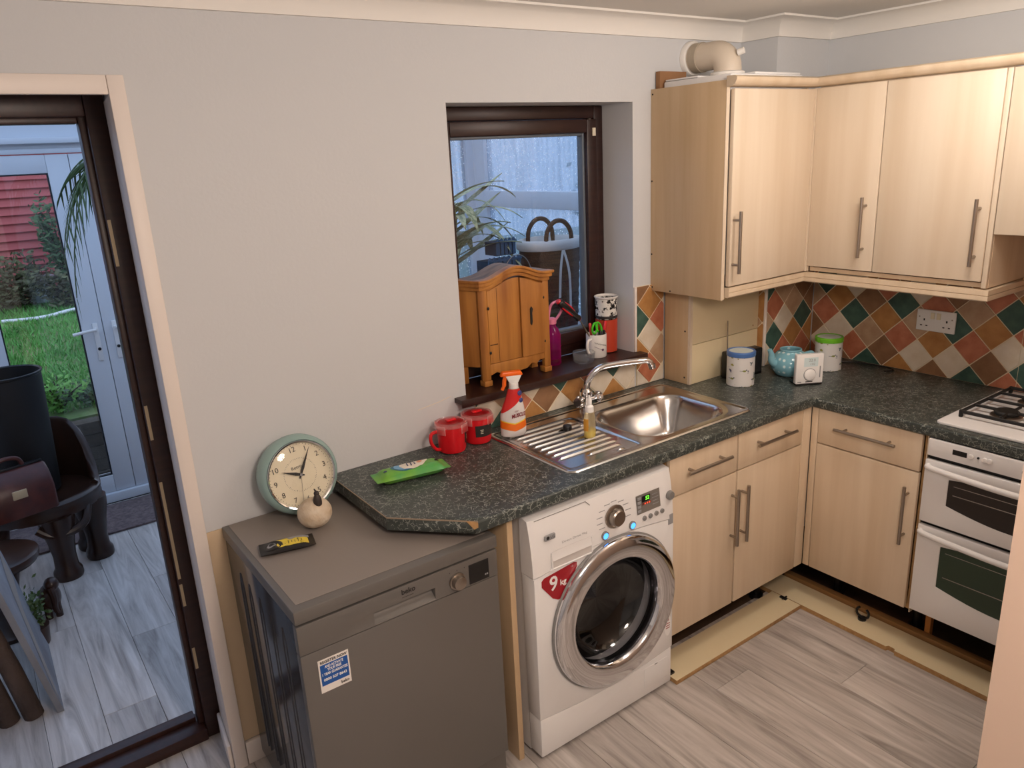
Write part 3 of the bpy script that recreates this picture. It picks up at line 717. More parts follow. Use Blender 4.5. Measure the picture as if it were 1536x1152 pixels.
obj('test_cap', B().cyl((-.665, -.230, 2.205), (-.655, -.252, 2.212), .012, n=14), M_cove, fl)
tag(obj('cork_board_offcut', B().box(-.868, -.72, -.028, -.006, 2.096, 2.158), mat('cork', (150, 110, 76), .9), bevel=.001), 'brown board offcut wedged on the wall behind the boiler top', 'board')
# pipe boxing under the boiler cupboard
px = thing('pipe_boxing', 'cream and maple pipe boxing standing on the worktop under the boiler cupboard', 'pipe boxing', (-.58, -.07, .911))
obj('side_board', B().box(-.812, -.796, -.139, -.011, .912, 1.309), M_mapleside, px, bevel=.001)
obj('lower_board', B().box(-.797, -.3655, -.152, -.1405, .912, 1.081), M_boxing, px, bevel=.001)
obj('upper_board', B().box(-.797, -.3655, -.152, -.1405, 1.0835, 1.309), M_boxing, px, bevel=.001)
obj('edge_strip', B().box(-.811, -.7975, -.152, -.1395, .912, 1.309), M_mapleh, px)
for z in (.94, 1.14): obj('screw_head', B().cyl((-.8122, -.125, z), (-.8135, -.125, z), .004, n=8), M_ink, px)
for p_ in ((-.40, .96), (-.40, 1.1)): obj('screw_head', B().cyl((p_[0], -.1522, p_[1]), (p_[0], -.1532, p_[1]), .004, n=8), M_edge, px)

# double socket
so = thing('double_socket', 'white double plug socket with two switches on the diamond tiles', 'socket', (-.009, -.755, 1.142))
obj('face_plate', B().box(-.019, -.0095, -.833, -.678, 1.098, 1.186), M_whitep, so, bevel=.003)
for s_ in (-1, 1):
    obj('switch', B().box(-.0225, -.0192, -.755+s_*.012-.008, -.755+s_*.012+.008, 1.150, 1.176), mat('ivory_switch', (232, 222, 196), .4), so, bevel=.001)
    cy_ = -.755+s_*.045; k = B()
    k.box(-.0196, -.0192, cy_-.003, cy_+.003, 1.140, 1.149)
    for t in (-1, 1): k.box(-.0196, -.0192, cy_+t*.011-.004, cy_+t*.011+.004, 1.118, 1.1225)
    obj('pin_holes', k, M_black, so)
    obj('fixing_screw', B().cyl((-.0192, -.755+s_*.065, 1.155), (-.0198, -.755+s_*.065, 1.155), .003, n=8), M_brush, so)

# ---------------------------------------------------------------- dishwasher
dw = thing('dishwasher', 'silver grey freestanding dishwasher by the doorway', 'dishwasher', (-2.422, -.3, 0))
dx0, dx1 = -2.721, -2.123
obj('body', B().box(dx0+.004, dx1-.004, -.572, -.012, .03, .808), M_dwside, dw, bevel=.003)
obj('top_lid', B().box(dx0, dx1, -.602, -.008, .812, .850), M_dw, dw, bevel=.004)
obj('top_inlay', B().box(dx0+.018, dx1-.018, -.572, -.016, .8505, .8512), M_dwtop, dw, smooth=False)
# control strip with a recessed grip
zs0, zs1 = .724, .806
gx0, gx1, gz0, gz1 = -2.515, -2.332, .728, .762
obj('control_strip', plate([(dx0+.002, zs0), (dx1-.002, zs0), (dx1-.002, zs1), (dx0+.002, zs1)], [[(gx0, gz0), (gx1, gz0), (gx1, gz1), (gx0, gz1)]], 'xz', -.600, -.574), M_dw, dw, bevel=.002)
obj('grip_recess', B().box(gx0-.004, gx1+.004, -.5735, -.572, gz0-.004, gz1+.004).surf(lambda u, v: (gx0+(gx1-gx0)*u, -.598+.024*math.sin(v*PI*.5), gz0+.0005+(gz1-gz0)*.75*v), 2, 8), M_dw, dw)
obj('door_panel', B().box(dx0+.002, dx1-.002, -.600, -.574, .105, .7225), M_dw, dw, bevel=.003)
obj('plinth', B().box(dx0+.01, dx1-.004, -.585, -.573, .008, .10), M_dw, dw, bevel=.002)
for x in (dx0+.05, dx1-.05):
    for y in (-.52, -.06): obj('foot', B().cyl((x, y, 0), (x, y, .03), .02, n=12), M_black, dw)
obj('programme_knob', B().cyl((-2.262, -.6005, .757), (-2.262, -.606, .757), .025, n=28).cyl((-2.262, -.606, .757), (-2.262, -.622, .757), .021, .019, n=28), M_brush, dw, bevel=.0012)
obj('display', B().box(-2.222, -2.156, -.6012, -.6003, .729, .789), M_black, dw, smooth=False)
for i in range(2): obj('indicator_mark', B().box(-2.170+i*.006, -2.166+i*.006, -.6018, -.6014, .740, .745), M_lgrey, dw, smooth=False)
text('logo', 'beko', .021, (-2.412, -.6003, .788), (1, 0, 0), (0, 0, 1), M_ink, dw, bold=.0006)
obj('logo_line', B().box(-2.432, -2.398, -.6008, -.6003, .7725, .7735), M_ink, dw, smooth=False)
for i, dd in enumerate((0, .024, .048)): obj('knob_mark', B().box(-2.285+dd, -2.283+dd, -.6007, -.6003, .787, .790), M_ink, dw, smooth=False)
for y in (-.13, -.21, -.30, -.39, -.48):
    for oy in (-.012, .012):
        obj('side_rib', B().tube([(dx0+.0045, y+oy, .12), (dx0+.0038, y+oy, .16), (dx0+.0038, y+oy, .70), (dx0+.0042, y+oy*.2, .745)], .0022, 8), M_dwside, dw)
st = obj('guarantee_sticker', B().box(-2.679, -2.597, -.6012, -.6004, .598, .693), mat('sticker_white', (232, 226, 220), .5), dw, smooth=False, label='white and blue register now sticker')
obj('blue_field', B().box(-2.675, -2.601, -.6018, -.6013, .618, .678), mat('sticker_blue', (24, 84, 160), .5), st, smooth=False)
for s_, z_, wd, mm in (('REGISTER NOW', .6850, .072, M_ink), ('AND ACTIVATE', .6705, .050, M_whitep), ('YOUR FREE', .6605, .038, M_whitep), ('1 YEAR GUARANTEE', .6495, .068, M_whitep), ('0800 507 8643', .6335, .062, M_whitep), ('beko', .608, .022, M_ink)):
    text('lettering', s_, .0105 if mm is M_whitep or 'REG' in s_ else .012, (-2.638 if s_ != 'beko' else -2.614, -.6018, z_), (1, 0, 0), (0, 0, 1), mm, st, width=wd, bold=.0003)

# ---------------------------------------------------------------- washing machine and end panel
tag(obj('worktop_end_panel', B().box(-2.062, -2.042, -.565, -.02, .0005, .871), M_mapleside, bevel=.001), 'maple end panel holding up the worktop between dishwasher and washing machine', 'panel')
wm = thing('washing_machine', 'white front-loading washing machine with large chrome door ring', 'washing machine', (-1.71, -.3, 0))
wx0, wx1 = -2.012, -1.412
wcx, wcz, wr = -1.688, .433, .262
obj('cabinet', B().box(wx0+.004, wx0+.02, -.555, -.03, .012, .838).box(wx1-.02, wx1-.004, -.555, -.03, .012, .838).box(wx0+.021, wx1-.021, -.05, -.03, .012, .838).box(wx0+.021, wx1-.021, -.555, -.051, .012, .03), M_appl, wm)
obj('top_cover', B().box(wx0, wx1, -.565, -.03, .839, .855), M_appl, wm, bevel=.006)
hole = [(wcx+.20*math.cos(a*2*PI/40), wcz+.20*math.sin(a*2*PI/40)) for a in range(40)]
def split(x): return .668+.027*math.sin(PI*(x-wx0)/(wx1-wx0))+.004*(x-wx0)/(wx1-wx0)
xs = [wx0+(wx1-wx0)*i/24 for i in range(25)]
obj('front_panel', plate([(wx0, .165)]+[(wx0+(wx1-wx0)*i/10, .165-.022*math.sin(PI*i/10)) for i in range(1, 10)]+[(wx1, .165)]+[(x, split(x)-.0012) for x in reversed(xs)], [hole], 'xz', -.62, -.556), M_appl, wm, bevel=.004)
obj('kick_panel', B().prism([(wx0+.002, .018), (wx1-.002, .018)]+[(wx0+.002+(wx1-wx0-.004)*(1-i/10), .1635-.022*math.sin(PI*i/10)) for i in range(11)], 'xz', -.618, -.556), M_appl, wm, bevel=.005)
# control panel leans back towards the top
def cpy(z): return -.622+.022*((z-.66)/.19)**2
b = B(); nz = 8; rings = []
for i in range(nz+1):
    r_ = []
    for x in xs:
        z = split(x)+.0012+(.848-split(x))*i/nz; r_.append((x, cpy(z)+(.006 if x in (xs[0], xs[-1]) else 0), z))
    rings.append(r_)
rings.append([(x, -.566, .854) for x in xs])
b.ring_stack(rings, False, False, closed=False)
for side in (0, -1):
    pts_ = [r_[side] for r_ in rings]+[(xs[side], -.556, .854), (xs[side], -.556, split(xs[side]))]
    b.add(pts_, [tuple(range(len(pts_)))])
cpn = obj('control_panel', b, M_appl, wm, angle=50)
for x in (wx0+.05, wx1-.05):
    for y in (-.5, -.08): obj('foot', B().cyl((x, y, 0), (x, y, .014), .022, n=12), M_black, wm)
ring = obj('door_ring', B().lathe([(.262, -.6205), (.265, -.634), (.261, -.644), (.252, -.649), (.225, -.6505), (.196, -.648), (.187, -.642), (.185, -.60)], (wcx, 0, wcz), 'y', n=72, caps=(False, False)), M_chrome, wm, angle=60)
obj('door_gasket', B().lathe([(.266, -.6203), (.270, -.626), (.264, -.630)], (wcx, 0, wcz), 'y', n=64, caps=(False, False)), M_grey, wm)
obj('door_glass', B().lathe([(.1855, -.634), (.183, -.612), (.172, -.578), (.145, -.552), (.10, -.537), (.001, -.528)], (wcx, 0, wcz), 'y', n=64, caps=(False, False)), M_wmglass, ring, angle=80)
obj('drum', B().lathe([(.198, -.612), (.205, -.55), (.225, -.545), (.225, -.25), (.06, -.22), (.001, -.22)], (wcx, 0, wcz), 'y', n=64, caps=(False, False)), mat('drum_steel', (44, 42, 42), .5, .3), wm)
obj('knob_bezel', B().lathe([(.040, 0), (.040, -.004), (.036, -.006)], (-1.683, -.6165, .767), 'y', n=32), M_brush, cpn)
obj('programme_knob', B().lathe([(.030, -.0065), (.028, -.022), (.024, -.026), (.001, -.0262)], (-1.683, -.6165, .767), 'y', n=32), M_brush, cpn)
for (x, z) in ((-1.728, .716), (-1.609, .712)):
    obj('button', B().lathe([(.0145, .002), (.0145, -.004), (.0125, -.0055)], (x, -.6205, z), 'y', n=24), M_grey, cpn)
    obj('button_light', B().lathe([(.0105, -.0056), (.008, -.0068), (.001, -.007)], (x, -.6205, z), 'y', n=20), M_led, cpn)
ds = obj('display', B().add([(-1.584, cpy(.738)-.0012, .738), (-1.476, cpy(.738)-.0012, .738), (-1.476, cpy(.802)-.0022, .802), (-1.584, cpy(.802)-.0022, .802)], [(0, 1, 2, 3)]), mat('display_grey', (120, 114, 108), .4), cpn, smooth=False)
obj('screen', B().box(-1.560, -1.525, -.6185, -.6172, .776, .797), M_black, ds, smooth=False)
text('digits', '52', .018, (-1.538, -.6186, .787), (1, 0, 0), (0, 0, 1), M_ledg, ds, bold=.0004)
obj('led_row', B().box(-1.560, -1.522, -.6195, -.6182, .766, .773), mat('led_strip_dark', (110, 50, 40), .5), ds, smooth=False)
for i in range(3): obj('led', B().box(-1.551+i*.01, -1.546+i*.01, -.6202, -.6196, .767, .772), M_ledo, ds, smooth=False)
for i in range(4): obj('legend_bar', B().box(-1.515, -1.49+.004*(i % 2), -.617-.0012*i, -.6162-.0012*i, .788-i*.011, .790-i*.011), M_lgrey, ds, smooth=False)
for i in range(4): obj('select_key', B().box(-1.582, -1.566, -.6185-.0008*i, -.616-.0008*i, .787-i*.0145, .797-i*.0145), M_lgrey, ds, bevel=.001)
for i in range(4): obj('option_button', B().lathe([(.0085, 0), (.0085, -.004), (.007, -.0055)], (-1.553+i*.0275, -.6198, .7185), 'y', n=18), M_grey, cpn)
obj('power_knob', B().lathe([(.0165, 0), (.0165, -.004), (.0135, -.012), (.001, -.0125)], (-1.432, -.6165, .763), 'y', n=24), M_grey, cpn)
for i, a in enumerate((-150, -172, 165, 140, 112, 85, 55, 30, 5, -20)):
    a = math.radians(a); x, z = -1.683+.062*math.cos(a), .767+.048*math.sin(a)
    obj('programme_mark', B().box(x-.012, x+.012, cpy(z)-.0010, cpy(z)-.0004, z-.0012, z+.0012), M_lgrey, cpn, smooth=False)
# drawer grip recess, badge, stickers
obj('drawer_outline', B().tube([(-1.99, cpy(.845)-.001, .846), (-1.79, cpy(.846)-.001, .847), (-1.775, cpy(.83)-.001, .832)], .0012, 6), M_grey, cpn)
gr = obj('drawer_grip', B().prism(rrect(-1.944, -1.786, .682, .738, .008), 'xz', -.6232, -.6222), mat('grip_shadow', (206, 200, 196), .3), cpn, smooth=False)
obj('grip_lip', B().tube(cr([(-1.944, -.6232, .735), (-1.944, -.6245, .684), (-1.94, -.625, .681), (-1.79, -.625, .681), (-1.786, -.6245, .684), (-1.786, -.6232, .735)], 3), .0026, 8), M_appl, gr)
obj('grip_scoop', B().surf(lambda u, v: (-1.942+.154*u, -.6236-.0035*v*v, .738-.03*v), 2, 5), M_appl, gr)
bd = obj('badge', B().prism(rrect(-1.966, -1.926, .779, .797, .004), 'xz', -.6215, -.6165), M_lgrey, cpn, bevel=.001)
text('badge_text', 'LG', .013, (-1.938, -.6218, .788), (1, 0, 0), (0, 0, 1), M_ink, bd)
obj('badge_dot', B().cyl((-1.955, -.6215, .788), (-1.955, -.6222, .788), .0055, n=14), M_ink, bd)
text('model_text', 'Direct Drive 9kg', .0105, (-1.85, cpy(.752)-.001, .753), (1, 0, 0), (0, 0, 1), M_lgrey, cpn, width=.10)
tri = [(-1.985, .652), (-1.975, .660), (-1.858, .672), (-1.846, .668), (-1.846, .655), (-1.888, .585), (-1.905, .568), (-1.925, .568), (-1.945, .580), (-1.985, .632)]
ks = obj('capacity_sticker', B().prism(tri, 'xz', -.6212, -.6203), mat('sticker_red', (158, 22, 34), .4), wm, smooth=False, label='dark red 9 kg sticker')
text('lettering', '9', .068, (-1.94, -.6212, .628), (1, 0, 0), (0, 0, 1), M_whitep, ks, bold=.0012)
text('lettering', 'kg', .027, (-1.903, -.6212, .622), (1, 0, 0), (0, 0, 1), M_whitep, ks, bold=.0006)
text('lettering', 'LG', .008, (-1.866, -.6212, .662), (1, 0, 0), (0, 0, 1), M_whitep, ks)
obj('energy_sticker', B().box(-1.440, -1.417, -.6212, -.6203, .655, .692), M_lgrey, wm, smooth=False)
rs = obj('round_sticker', B().prism([(-1.437+.017*math.cos(a*PI/14), .262+.042*math.sin(a*PI/14)) for a in range(28)], 'xz', -.6212, -.6203), M_whitep, wm, smooth=False)
obj('sticker_logo', B().prism([(-1.437+.005*math.cos(a*PI/8), .285+.006*math.sin(a*PI/8)) for a in range(16)], 'xz', -.6216, -.6212), MATS['sticker_red'], rs, smooth=False)
for i in range(3): obj('sticker_line', B().box(-1.447, -1.427, -.6216, -.6212, .250+i*.009, .253+i*.009), MATS['sticker_red'], rs, smooth=False)
fl_ = obj('filter_flap', B().prism(rrect(-1.552, -1.432, .05, .132, .006), 'xz', -.6192, -.6178), M_appl, wm, bevel=.0006)
obj('flap_notch', B().box(-1.50, -1.486, -.6196, -.6192, .127, .131), M_grey, fl_)

# ---------------------------------------------------------------- clock on the dishwasher
CL = Vector((-2.487, -.086, .8515))
ck = thing('wall_clock', 'round duck-egg blue retro clock leaning on the wall on top of the dishwasher', 'clock', CL)
R_ = .119; cz = CL.z+R_; cy0 = CL.y
def cb(): return (CL.x, cy0, cz)
obj('case', B().lathe([(.07, .055), (.095, .05), (.112, .03), (.119, .0), (.118, -.02), (.112, -.032), (.104, -.037), (.102, -.030), (.099, -.022)], cb(), 'y', n=64, caps=(True, False)), M_teal, ck, angle=60)
obj('bezel', B().lathe([(.1035, -.0335), (.101, -.041), (.097, -.039), (.096, -.026)], cb(), 'y', n=64, caps=(False, False)), M_chrome, ck)
face = obj('dial', B().lathe([(.0975, -.024), (.001, -.0245)], cb(), 'y', n=56, caps=(False, False)), M_cream, ck)
ta = math.radians(8)   # dial turned a little anticlockwise
ux = Vector((math.cos(ta), 0, math.sin(ta))); uy = Vector((-math.sin(ta), 0, math.cos(ta)))
C0 = Vector((CL.x, cy0-.0250, cz))
for h in range(1, 13):
    a = math.radians(90-30*h); p_ = C0+ux*(.077*math.cos(a))+uy*(.077*math.sin(a))
    text('numeral', str(h), .022, p_, ux, uy, M_ink, face)
for i in range(60):
    if i % 5 == 0: continue
    pass
k = B()
for i in range(60):
    a = 2*PI*i/60; l = .004 if i % 5 == 0 else .002
    d_ = ux*math.cos(a)+uy*math.sin(a); t_ = ux*-math.sin(a)+uy*math.cos(a)
    for rr, ww in ((.092, .0007), (.050, .0005)):
        p0_, p1_ = C0+d_*(rr-l), C0+d_*rr
        o_ = Vector((0, -.0004, 0))
        k.add([p0_+t_*ww+o_, p0_-t_*ww+o_, p1_-t_*ww+o_, p1_+t_*ww+o_], [(0, 1, 2, 3)])
obj('minute_marks', k, M_ink, face, smooth=False)
text('dial_name', 'Retro', .014, C0+uy*.024-ux*.004, ux, uy, M_ink, face)
def hand(ang, l, wd, dy, name):
    a = math.radians(90-ang); d_ = ux*math.cos(a)+uy*math.sin(a); t_ = ux*-math.sin(a)+uy*math.cos(a); o_ = Vector((0, dy, 0))
    pts_ = [C0-d_*.012+t_*wd*.7, C0+d_*l*.25+t_*wd*1.6, C0+d_*l, C0+d_*l*.25-t_*wd*1.6, C0-d_*.012-t_*wd*.7]
    bb = B().ring_stack([[p+o_ for p in pts_], [p+o_+Vector((0, -.001, 0)) for p in pts_]])
    obj(name, bb, M_ink, ck, smooth=False)
hand(299, .060, .0030, -.003, 'hour_hand'); hand(36, .086, .0026, -.005, 'minute_hand')
a = math.radians(90-194); d_ = ux*math.cos(a)+uy*math.sin(a)
obj('second_hand', B().tube([C0-d_*.015+Vector((0, -.007, 0)), C0+d_*.078+Vector((0, -.007, 0))], .0006, 6), M_brush, ck)
obj('hand_hub', B().cyl(C0, C0+Vector((0, -.009, 0)), .0042, n=16), M_chrome, ck)
obj('lens', B().lathe([(.0965, -.034), (.08, -.040), (.05, -.0445), (.02, -.0465), (.001, -.0468)], cb(), 'y', n=48, caps=(False, False)), M_glass, ck, angle=80)
ck.scale = (1.04, 1.04, 1.04); ck.rotation_euler = (math.radians(-11), 0, math.radians(2))

# stone ornament
sn = thing('stone_ornament', 'round pale stone with small dark bird figure leaning by the clock', 'ornament', (-2.496, -.203, .8515))
obj('stone', B().ell((-2.498, -.203, .8515+.0455), .051, .047, .046, 28, 18), M_stonep, sn, angle=80)
obj('bird_body', B().ell((-2.493, -.226, .938), .0125, .013, .026, 16, 10).ell((-2.494, -.232, .918), .008, .007, .018, 12, 8), M_brown, sn, angle=80)
obj('bird_head', B().ell((-2.492, -.222, .962), .008, .009, .009, 12, 8).tube([(-2.492, -.222, .966), (-2.497, -.22, .978)], [.004, .0015], 8), M_brown, sn, angle=80)
# snack bar wrapper
def pillow(L, W, H, z0=0, nu=24, nv=14, crimp=.012):
    bb = B()
    def prof(u):
        x = u*L; e = min(x, L-x)
        return ss(crimp*.8, crimp*3.2, e)
    for sgn in (1, -1):
        def fn(u, v):
            x = -L/2+u*L; vv = v*2-1; pinch = 1-.06*ss(0, 1, 1-prof(u))
            h = prof(u)*(1-abs(vv)**3)**.7 if abs(vv) < 1 else 0
            wr = .0012*math.sin(u*37+vv*5)*prof(u)*(1-vv*vv)
            zz = H*.5+sgn*(H*.5*h+.0005)+wr*(1 if sgn > 0 else 0)
            return (x, vv*W/2*pinch, z0+max(0.0002, zz))
        bb.surf(fn, nu, nv)
    return bb
def wrapper_thing(name, label, cat, loc, rz, L, W, H, m, prints):
    t = thing(name, label, cat, (0, 0, 0))
    obj('wrapper', pillow(L, W, H), m, t, angle=60)
    for pname, poly, z, mm in prints:
        # print conforming to the pillow top
        bb = B()
        def top(x, y):
            u = (x+L/2)/L; vv = y/(W/2); e = min(x+L/2, L/2-x); pf = ss(.0096, .038, e)
            return H*.5+H*.5*pf*(max(0, 1-abs(vv)**3))**.7+.0005+.0012*math.sin(u*37+vv*5)*pf*(1-vv*vv)+z
        cx_ = sum(p[0] for p in poly)/len(poly); cy_ = sum(p[1] for p in poly)/len(poly)
        rings_ = [[(cx_+(px_-cx_)*s_, cy_+(py_-cy_)*s_, top(cx_+(px_-cx_)*s_, cy_+(py_-cy_)*s_)) for px_, py_ in poly] for s_ in (.02, .25, .5, .75, 1)]
        bb.ring_stack(rings_, True, False)
        obj(pname, bb, mm, t, smooth=False)
    t.location = loc; t.rotation_euler = (0, 0, rz)
    return t
def dens(poly, n=8):
    out = []
    for i in range(len(poly)):
        p, q_ = poly[i], poly[(i+1) % len(poly)]
        out += [(p[0]+(q_[0]-p[0])*k/n, p[1]+(q_[1]-p[1])*k/n) for k in range(n)]
    return out
def elps(cx, cy, rx, ry, n=28): return [(cx+rx*math.cos(2*PI*i/n), cy+ry*math.sin(2*PI*i/n)) for i in range(n)]
M_yel = mat('wrapper_yellow', (226, 200, 70), .4); M_wrapb = mat('wrapper_black', (26, 22, 22), .3)
wrapper_thing('snack_bar', 'black and yellow wrapped snack bar lying on the dishwasher', 'snack bar', (-2.612, -.271, .8515), math.radians(-13), .150, .076, .016, M_wrapb,
    [('yellow_label', dens([(-.028, -.022), (.058, -.022), (.058, .024), (-.038, .024)]), .0008, M_yel), ('logo_disc', elps(-.038, -.002, .026, .024), .0014, M_wrapb),
     ('logo_ring', elps(-.042, -.002, .012, .012), .0020, M_lgrey), ('logo_core', elps(-.041, -.001, .008, .008), .0026, M_wrapb),
     ('grey_panel', dens([(.004, .012), (.062, .012), (.062, .026), (.004, .026)]), .0014, M_lgrey)]+
    [('print_line', dens([(-.006+i*.009, -.012), (-.004+i*.009, -.012), (-.004+i*.009, .004), (-.006+i*.009, .004)], 2), .0014, mat('print_olive', (120, 104, 40), .5)) for i in range(6)])
M_wipe = mat('wrapper_green', (112, 172, 62), .32, noise=((14, 22, 14), .4, .62, (84, 162, 84)))
M_pale = mat('label_cream', (232, 222, 206), .4); M_sky = mat('label_sky', (120, 170, 206), .4); M_teald = mat('label_teal', (40, 110, 130), .4)
wrapper_thing('wet_wipes_packet', 'bright green packet of cleaning wipes lying on the worktop', 'wipes packet', (-2.168, -.196, .9115), math.radians(-9), .245, .086, .038, M_wipe,
    [('teal_swirl', elps(-.014, .006, .050, .033), .0006, M_teald), ('blue_swirl', elps(-.009, .007, .044, .030), .0012, M_sky), ('cream_label', dens([(-.036, .0), (-.026, -.018), (.0, -.026), (.034, -.018), (.058, .008), (.068, .032), (.0, .036), (-.028, .030)], 4), .0018, M_pale)]+
    [('print_line', dens([(-.012+i*.012, -.006), (-.008+i*.012, -.006), (-.005+i*.012, .018), (-.009+i*.012, .018)], 2), .0026, mat('print_navy', (60, 70, 110), .5)) for i in range(3)]+
    [('print_blossom', elps(.034, .012, .009, .008), .0026, mat('print_peach', (222, 160, 130), .5)), ('print_mark', elps(-.085, -.004, .006, .005), .0008, MATS['print_navy']), ('print_mark', elps(.088, -.002, .007, .006), .0008, M_ink)])

# soup mugs with clip lids
def soup_mug(x, y, label, hang):
    t = thing('soup_mug', label, 'mug', (x, y, .9115), 'red soup mugs by the drainer')
    c = (x, y, .9115)
    obj('mug_body', B().lathe([(.036, 0), (.044, .003), (.0475, .012), (.050, .085), (.052, .098), (.049, .098), (.046, .02), (.001, .012)], c, n=36, caps=(True, False)), M_red, t)
    lid = obj('lid', B().lathe([(.055, .094), (.056, .101), (.054, .106), (.047, .108), (.045, .105), (.030, .106), (.001, .107)], c, n=36, caps=(False, False)), M_lid, t)
    obj('vent_cap', B().box(x-.018, x+.018, y-.009, y+.009, .9115+.108, .9115+.115), M_red, lid, bevel=.003)
    for a in range(4):
        an = a*PI/2+.4; d_ = Vector((math.cos(an), math.sin(an), 0)); tt = Vector((-d_.y, d_.x, 0)); p_ = Vector(c)+d_*.0555
        vs = [p_+tt*s_*.017+d_*q_+Vector((0, 0, z_)) for z_ in (.074, .104) for q_ in (0, .003) for s_ in (-1, 1)]
        obj('lid_clip', B().add(vs, [(0, 2, 3, 1), (4, 5, 7, 6), (0, 1, 5, 4), (2, 6, 7, 3), (0, 4, 6, 2), (1, 3, 7, 5)]), M_lid, lid)
    hd = Vector((math.cos(hang), math.sin(hang), 0)); p_ = Vector(c)
    obj('handle', B().tube(cr([p_+hd*.048+Vector((0, 0, .082)), p_+hd*.078+Vector((0, 0, .078)), p_+hd*.082+Vector((0, 0, .05)), p_+hd*.066+Vector((0, 0, .022)), p_+hd*.046+Vector((0, 0, .014))], 6), .006, 10), M_red, t)
    return t
def sleeve(t, x, y, a0, a1, txt):
    bb = B(); r = .0505
    bb.surf(lambda u, v: (x+(r-.002+.002*v)*math.cos(a0+(a1-a0)*u), y+(r-.002+.002*v)*math.sin(a0+(a1-a0)*u), .9115+.030+.042*v), 14, 1)
    s_ = obj('paper_sleeve', bb, M_ink, t)
    am = a0+(a1-a0)*.3; nrm = Vector((math.cos(am), math.sin(am), 0)); uxx = Vector((-nrm.y, nrm.x, 0))
    for q_, (dz, hw) in enumerate(((.056, .006), (.050, .0045), (.044, .005))):
        c_ = Vector((x, y, .9115+dz))+nrm*.0508
        obj('label_print', B().add([c_-uxx*hw-Vector((0, 0, .001)), c_+uxx*hw-Vector((0, 0, .001)), c_+uxx*hw+Vector((0, 0, .001)), c_-uxx*hw+Vector((0, 0, .001))], [(0, 1, 2, 3)]), M_cream, s_, smooth=False)
m1 = soup_mug(-1.948, -.092, 'red lidded soup mug with loop handle away from the sink', PI)
sleeve(m1, -1.948, -.092, -1.0, .1, 'soup')
m2 = soup_mug(-1.832, -.078, 'red lidded soup mug with black sleeve next to the drainer', .5)
sleeve(m2, -1.832, -.078, -2.3, -.75, 'soup')

# spray cleaner: flattened bottle
def obottle(b_, c, prof, rot=0, n=32):
    rings_ = []
    for rx, ry, h, ox in prof:
        rings_.append([(c[0]+math.cos(rot)*(ox+rx*math.cos(2*PI*k/n))-math.sin(rot)*ry*math.sin(2*PI*k/n), c[1]+math.sin(rot)*(ox+rx*math.cos(2*PI*k/n))+math.cos(rot)*ry*math.sin(2*PI*k/n), c[2]+h) for k in range(n)])
    return b_.ring_stack(rings_)
SC = (-1.712, -.128, .9165); ra = math.radians(-22)
sb = thing('spray_bottle', 'red and white trigger spray cleaner with orange band and orange trigger', 'spray bottle', SC)
obj('bottle', obottle(B(), SC, [(.040, .022, 0, 0), (.046, .027, .004, 0), (.047, .028, .03, 0), (.045, .028, .08, 0), (.040, .026, .105, .002), (.030, .022, .135, .006), (.024, .019, .16, .008), (.019, .016, .175, .008)], ra), mat('bottle_silver', (222, 216, 214), .3), sb, angle=60)
# red shoulder sleeve, sloping lower edge
bb = B()
def hp(h):
    P_ = [(0, .040, .022, 0), (.004, .046, .027, 0), (.03, .047, .028, 0), (.08, .045, .028, 0), (.105, .040, .026, .002), (.135, .030, .022, .006), (.16, .024, .019, .008), (.175, .019, .016, .008)]
    for i in range(len(P_)-1):
        if h <= P_[i+1][0]:
            t = (h-P_[i][0])/(P_[i+1][0]-P_[i][0]); return [P_[i][k]+(P_[i+1][k]-P_[i][k])*t for k in (1, 2, 3)]
    return list(P_[-1][1:])
def bpt(a, h, off=.0006):
    rx, ry, ox = hp(h); x_ = ox+(rx+off)*math.cos(a); y_ = (ry+off)*math.sin(a)
    return (SC[0]+math.cos(ra)*x_-math.sin(ra)*y_, SC[1]+math.sin(ra)*x_+math.cos(ra)*y_, SC[2]+h)
obj('red_sleeve', B().surf(lambda u, v: bpt(2*PI*u, (.118-.028*math.cos(2*PI*u+PI))*(1-v)+.1745*v if False else (.118+.030*math.cos(2*PI*u))*(1-v)+.1745*v), 40, 8), mat('sleeve_red', (206, 34, 32), .3), sb, angle=60)
obj('orange_band', B().surf(lambda u, v: bpt(PI+PI*u, .022+.012*abs(math.cos(PI*u))+.026*v, .0008), 24, 3), mat('band_orange', (236, 112, 24), .35), sb)
obj('yellow_line', B().surf(lambda u, v: bpt(PI+PI*u, .048+.012*abs(math.cos(PI*u))+.004*v, .0010), 24, 1), mat('band_yellow', (236, 206, 60), .35), sb)
nrm = Vector((math.sin(ra), -math.cos(ra), 0)); uxx = Vector((math.cos(ra), math.sin(ra), 0))
pc = Vector(SC)+nrm*.0295
text('lettering', 'MUSCLE', .019, pc+uxx*.014+Vector((0, 0, .082)), uxx+Vector((0, 0, .18)), Vector((0, 0, 1)), mat('lettering_maroon', (130, 30, 44), .4), sb, width=.05, bold=.0008)
text('lettering', 'mr', .013, pc+uxx*.008+Vector((0, 0, .098)), uxx+Vector((0, 0, .18)), Vector((0, 0, 1)), MATS['lettering_maroon'], sb)
obj('blue_rosette', B().ell(Vector(bpt(1.5*PI+.75, .158, .0005)), .010, .004, .010, 12, 8), mat('rosette_blue', (58, 66, 130), .4), sb)
obj('blue_rosette', B().ell(Vector(bpt(1.5*PI+.8, .132, .0005)), .009, .004, .009, 12, 8), MATS['rosette_blue'], sb)
top_ = Vector(SC)+uxx*.008+Vector((0, 0, .176))
obj('spray_collar', B().lathe([(.017, 0), (.017, .018), (.014, .02)], top_, n=20), M_whitep, sb)
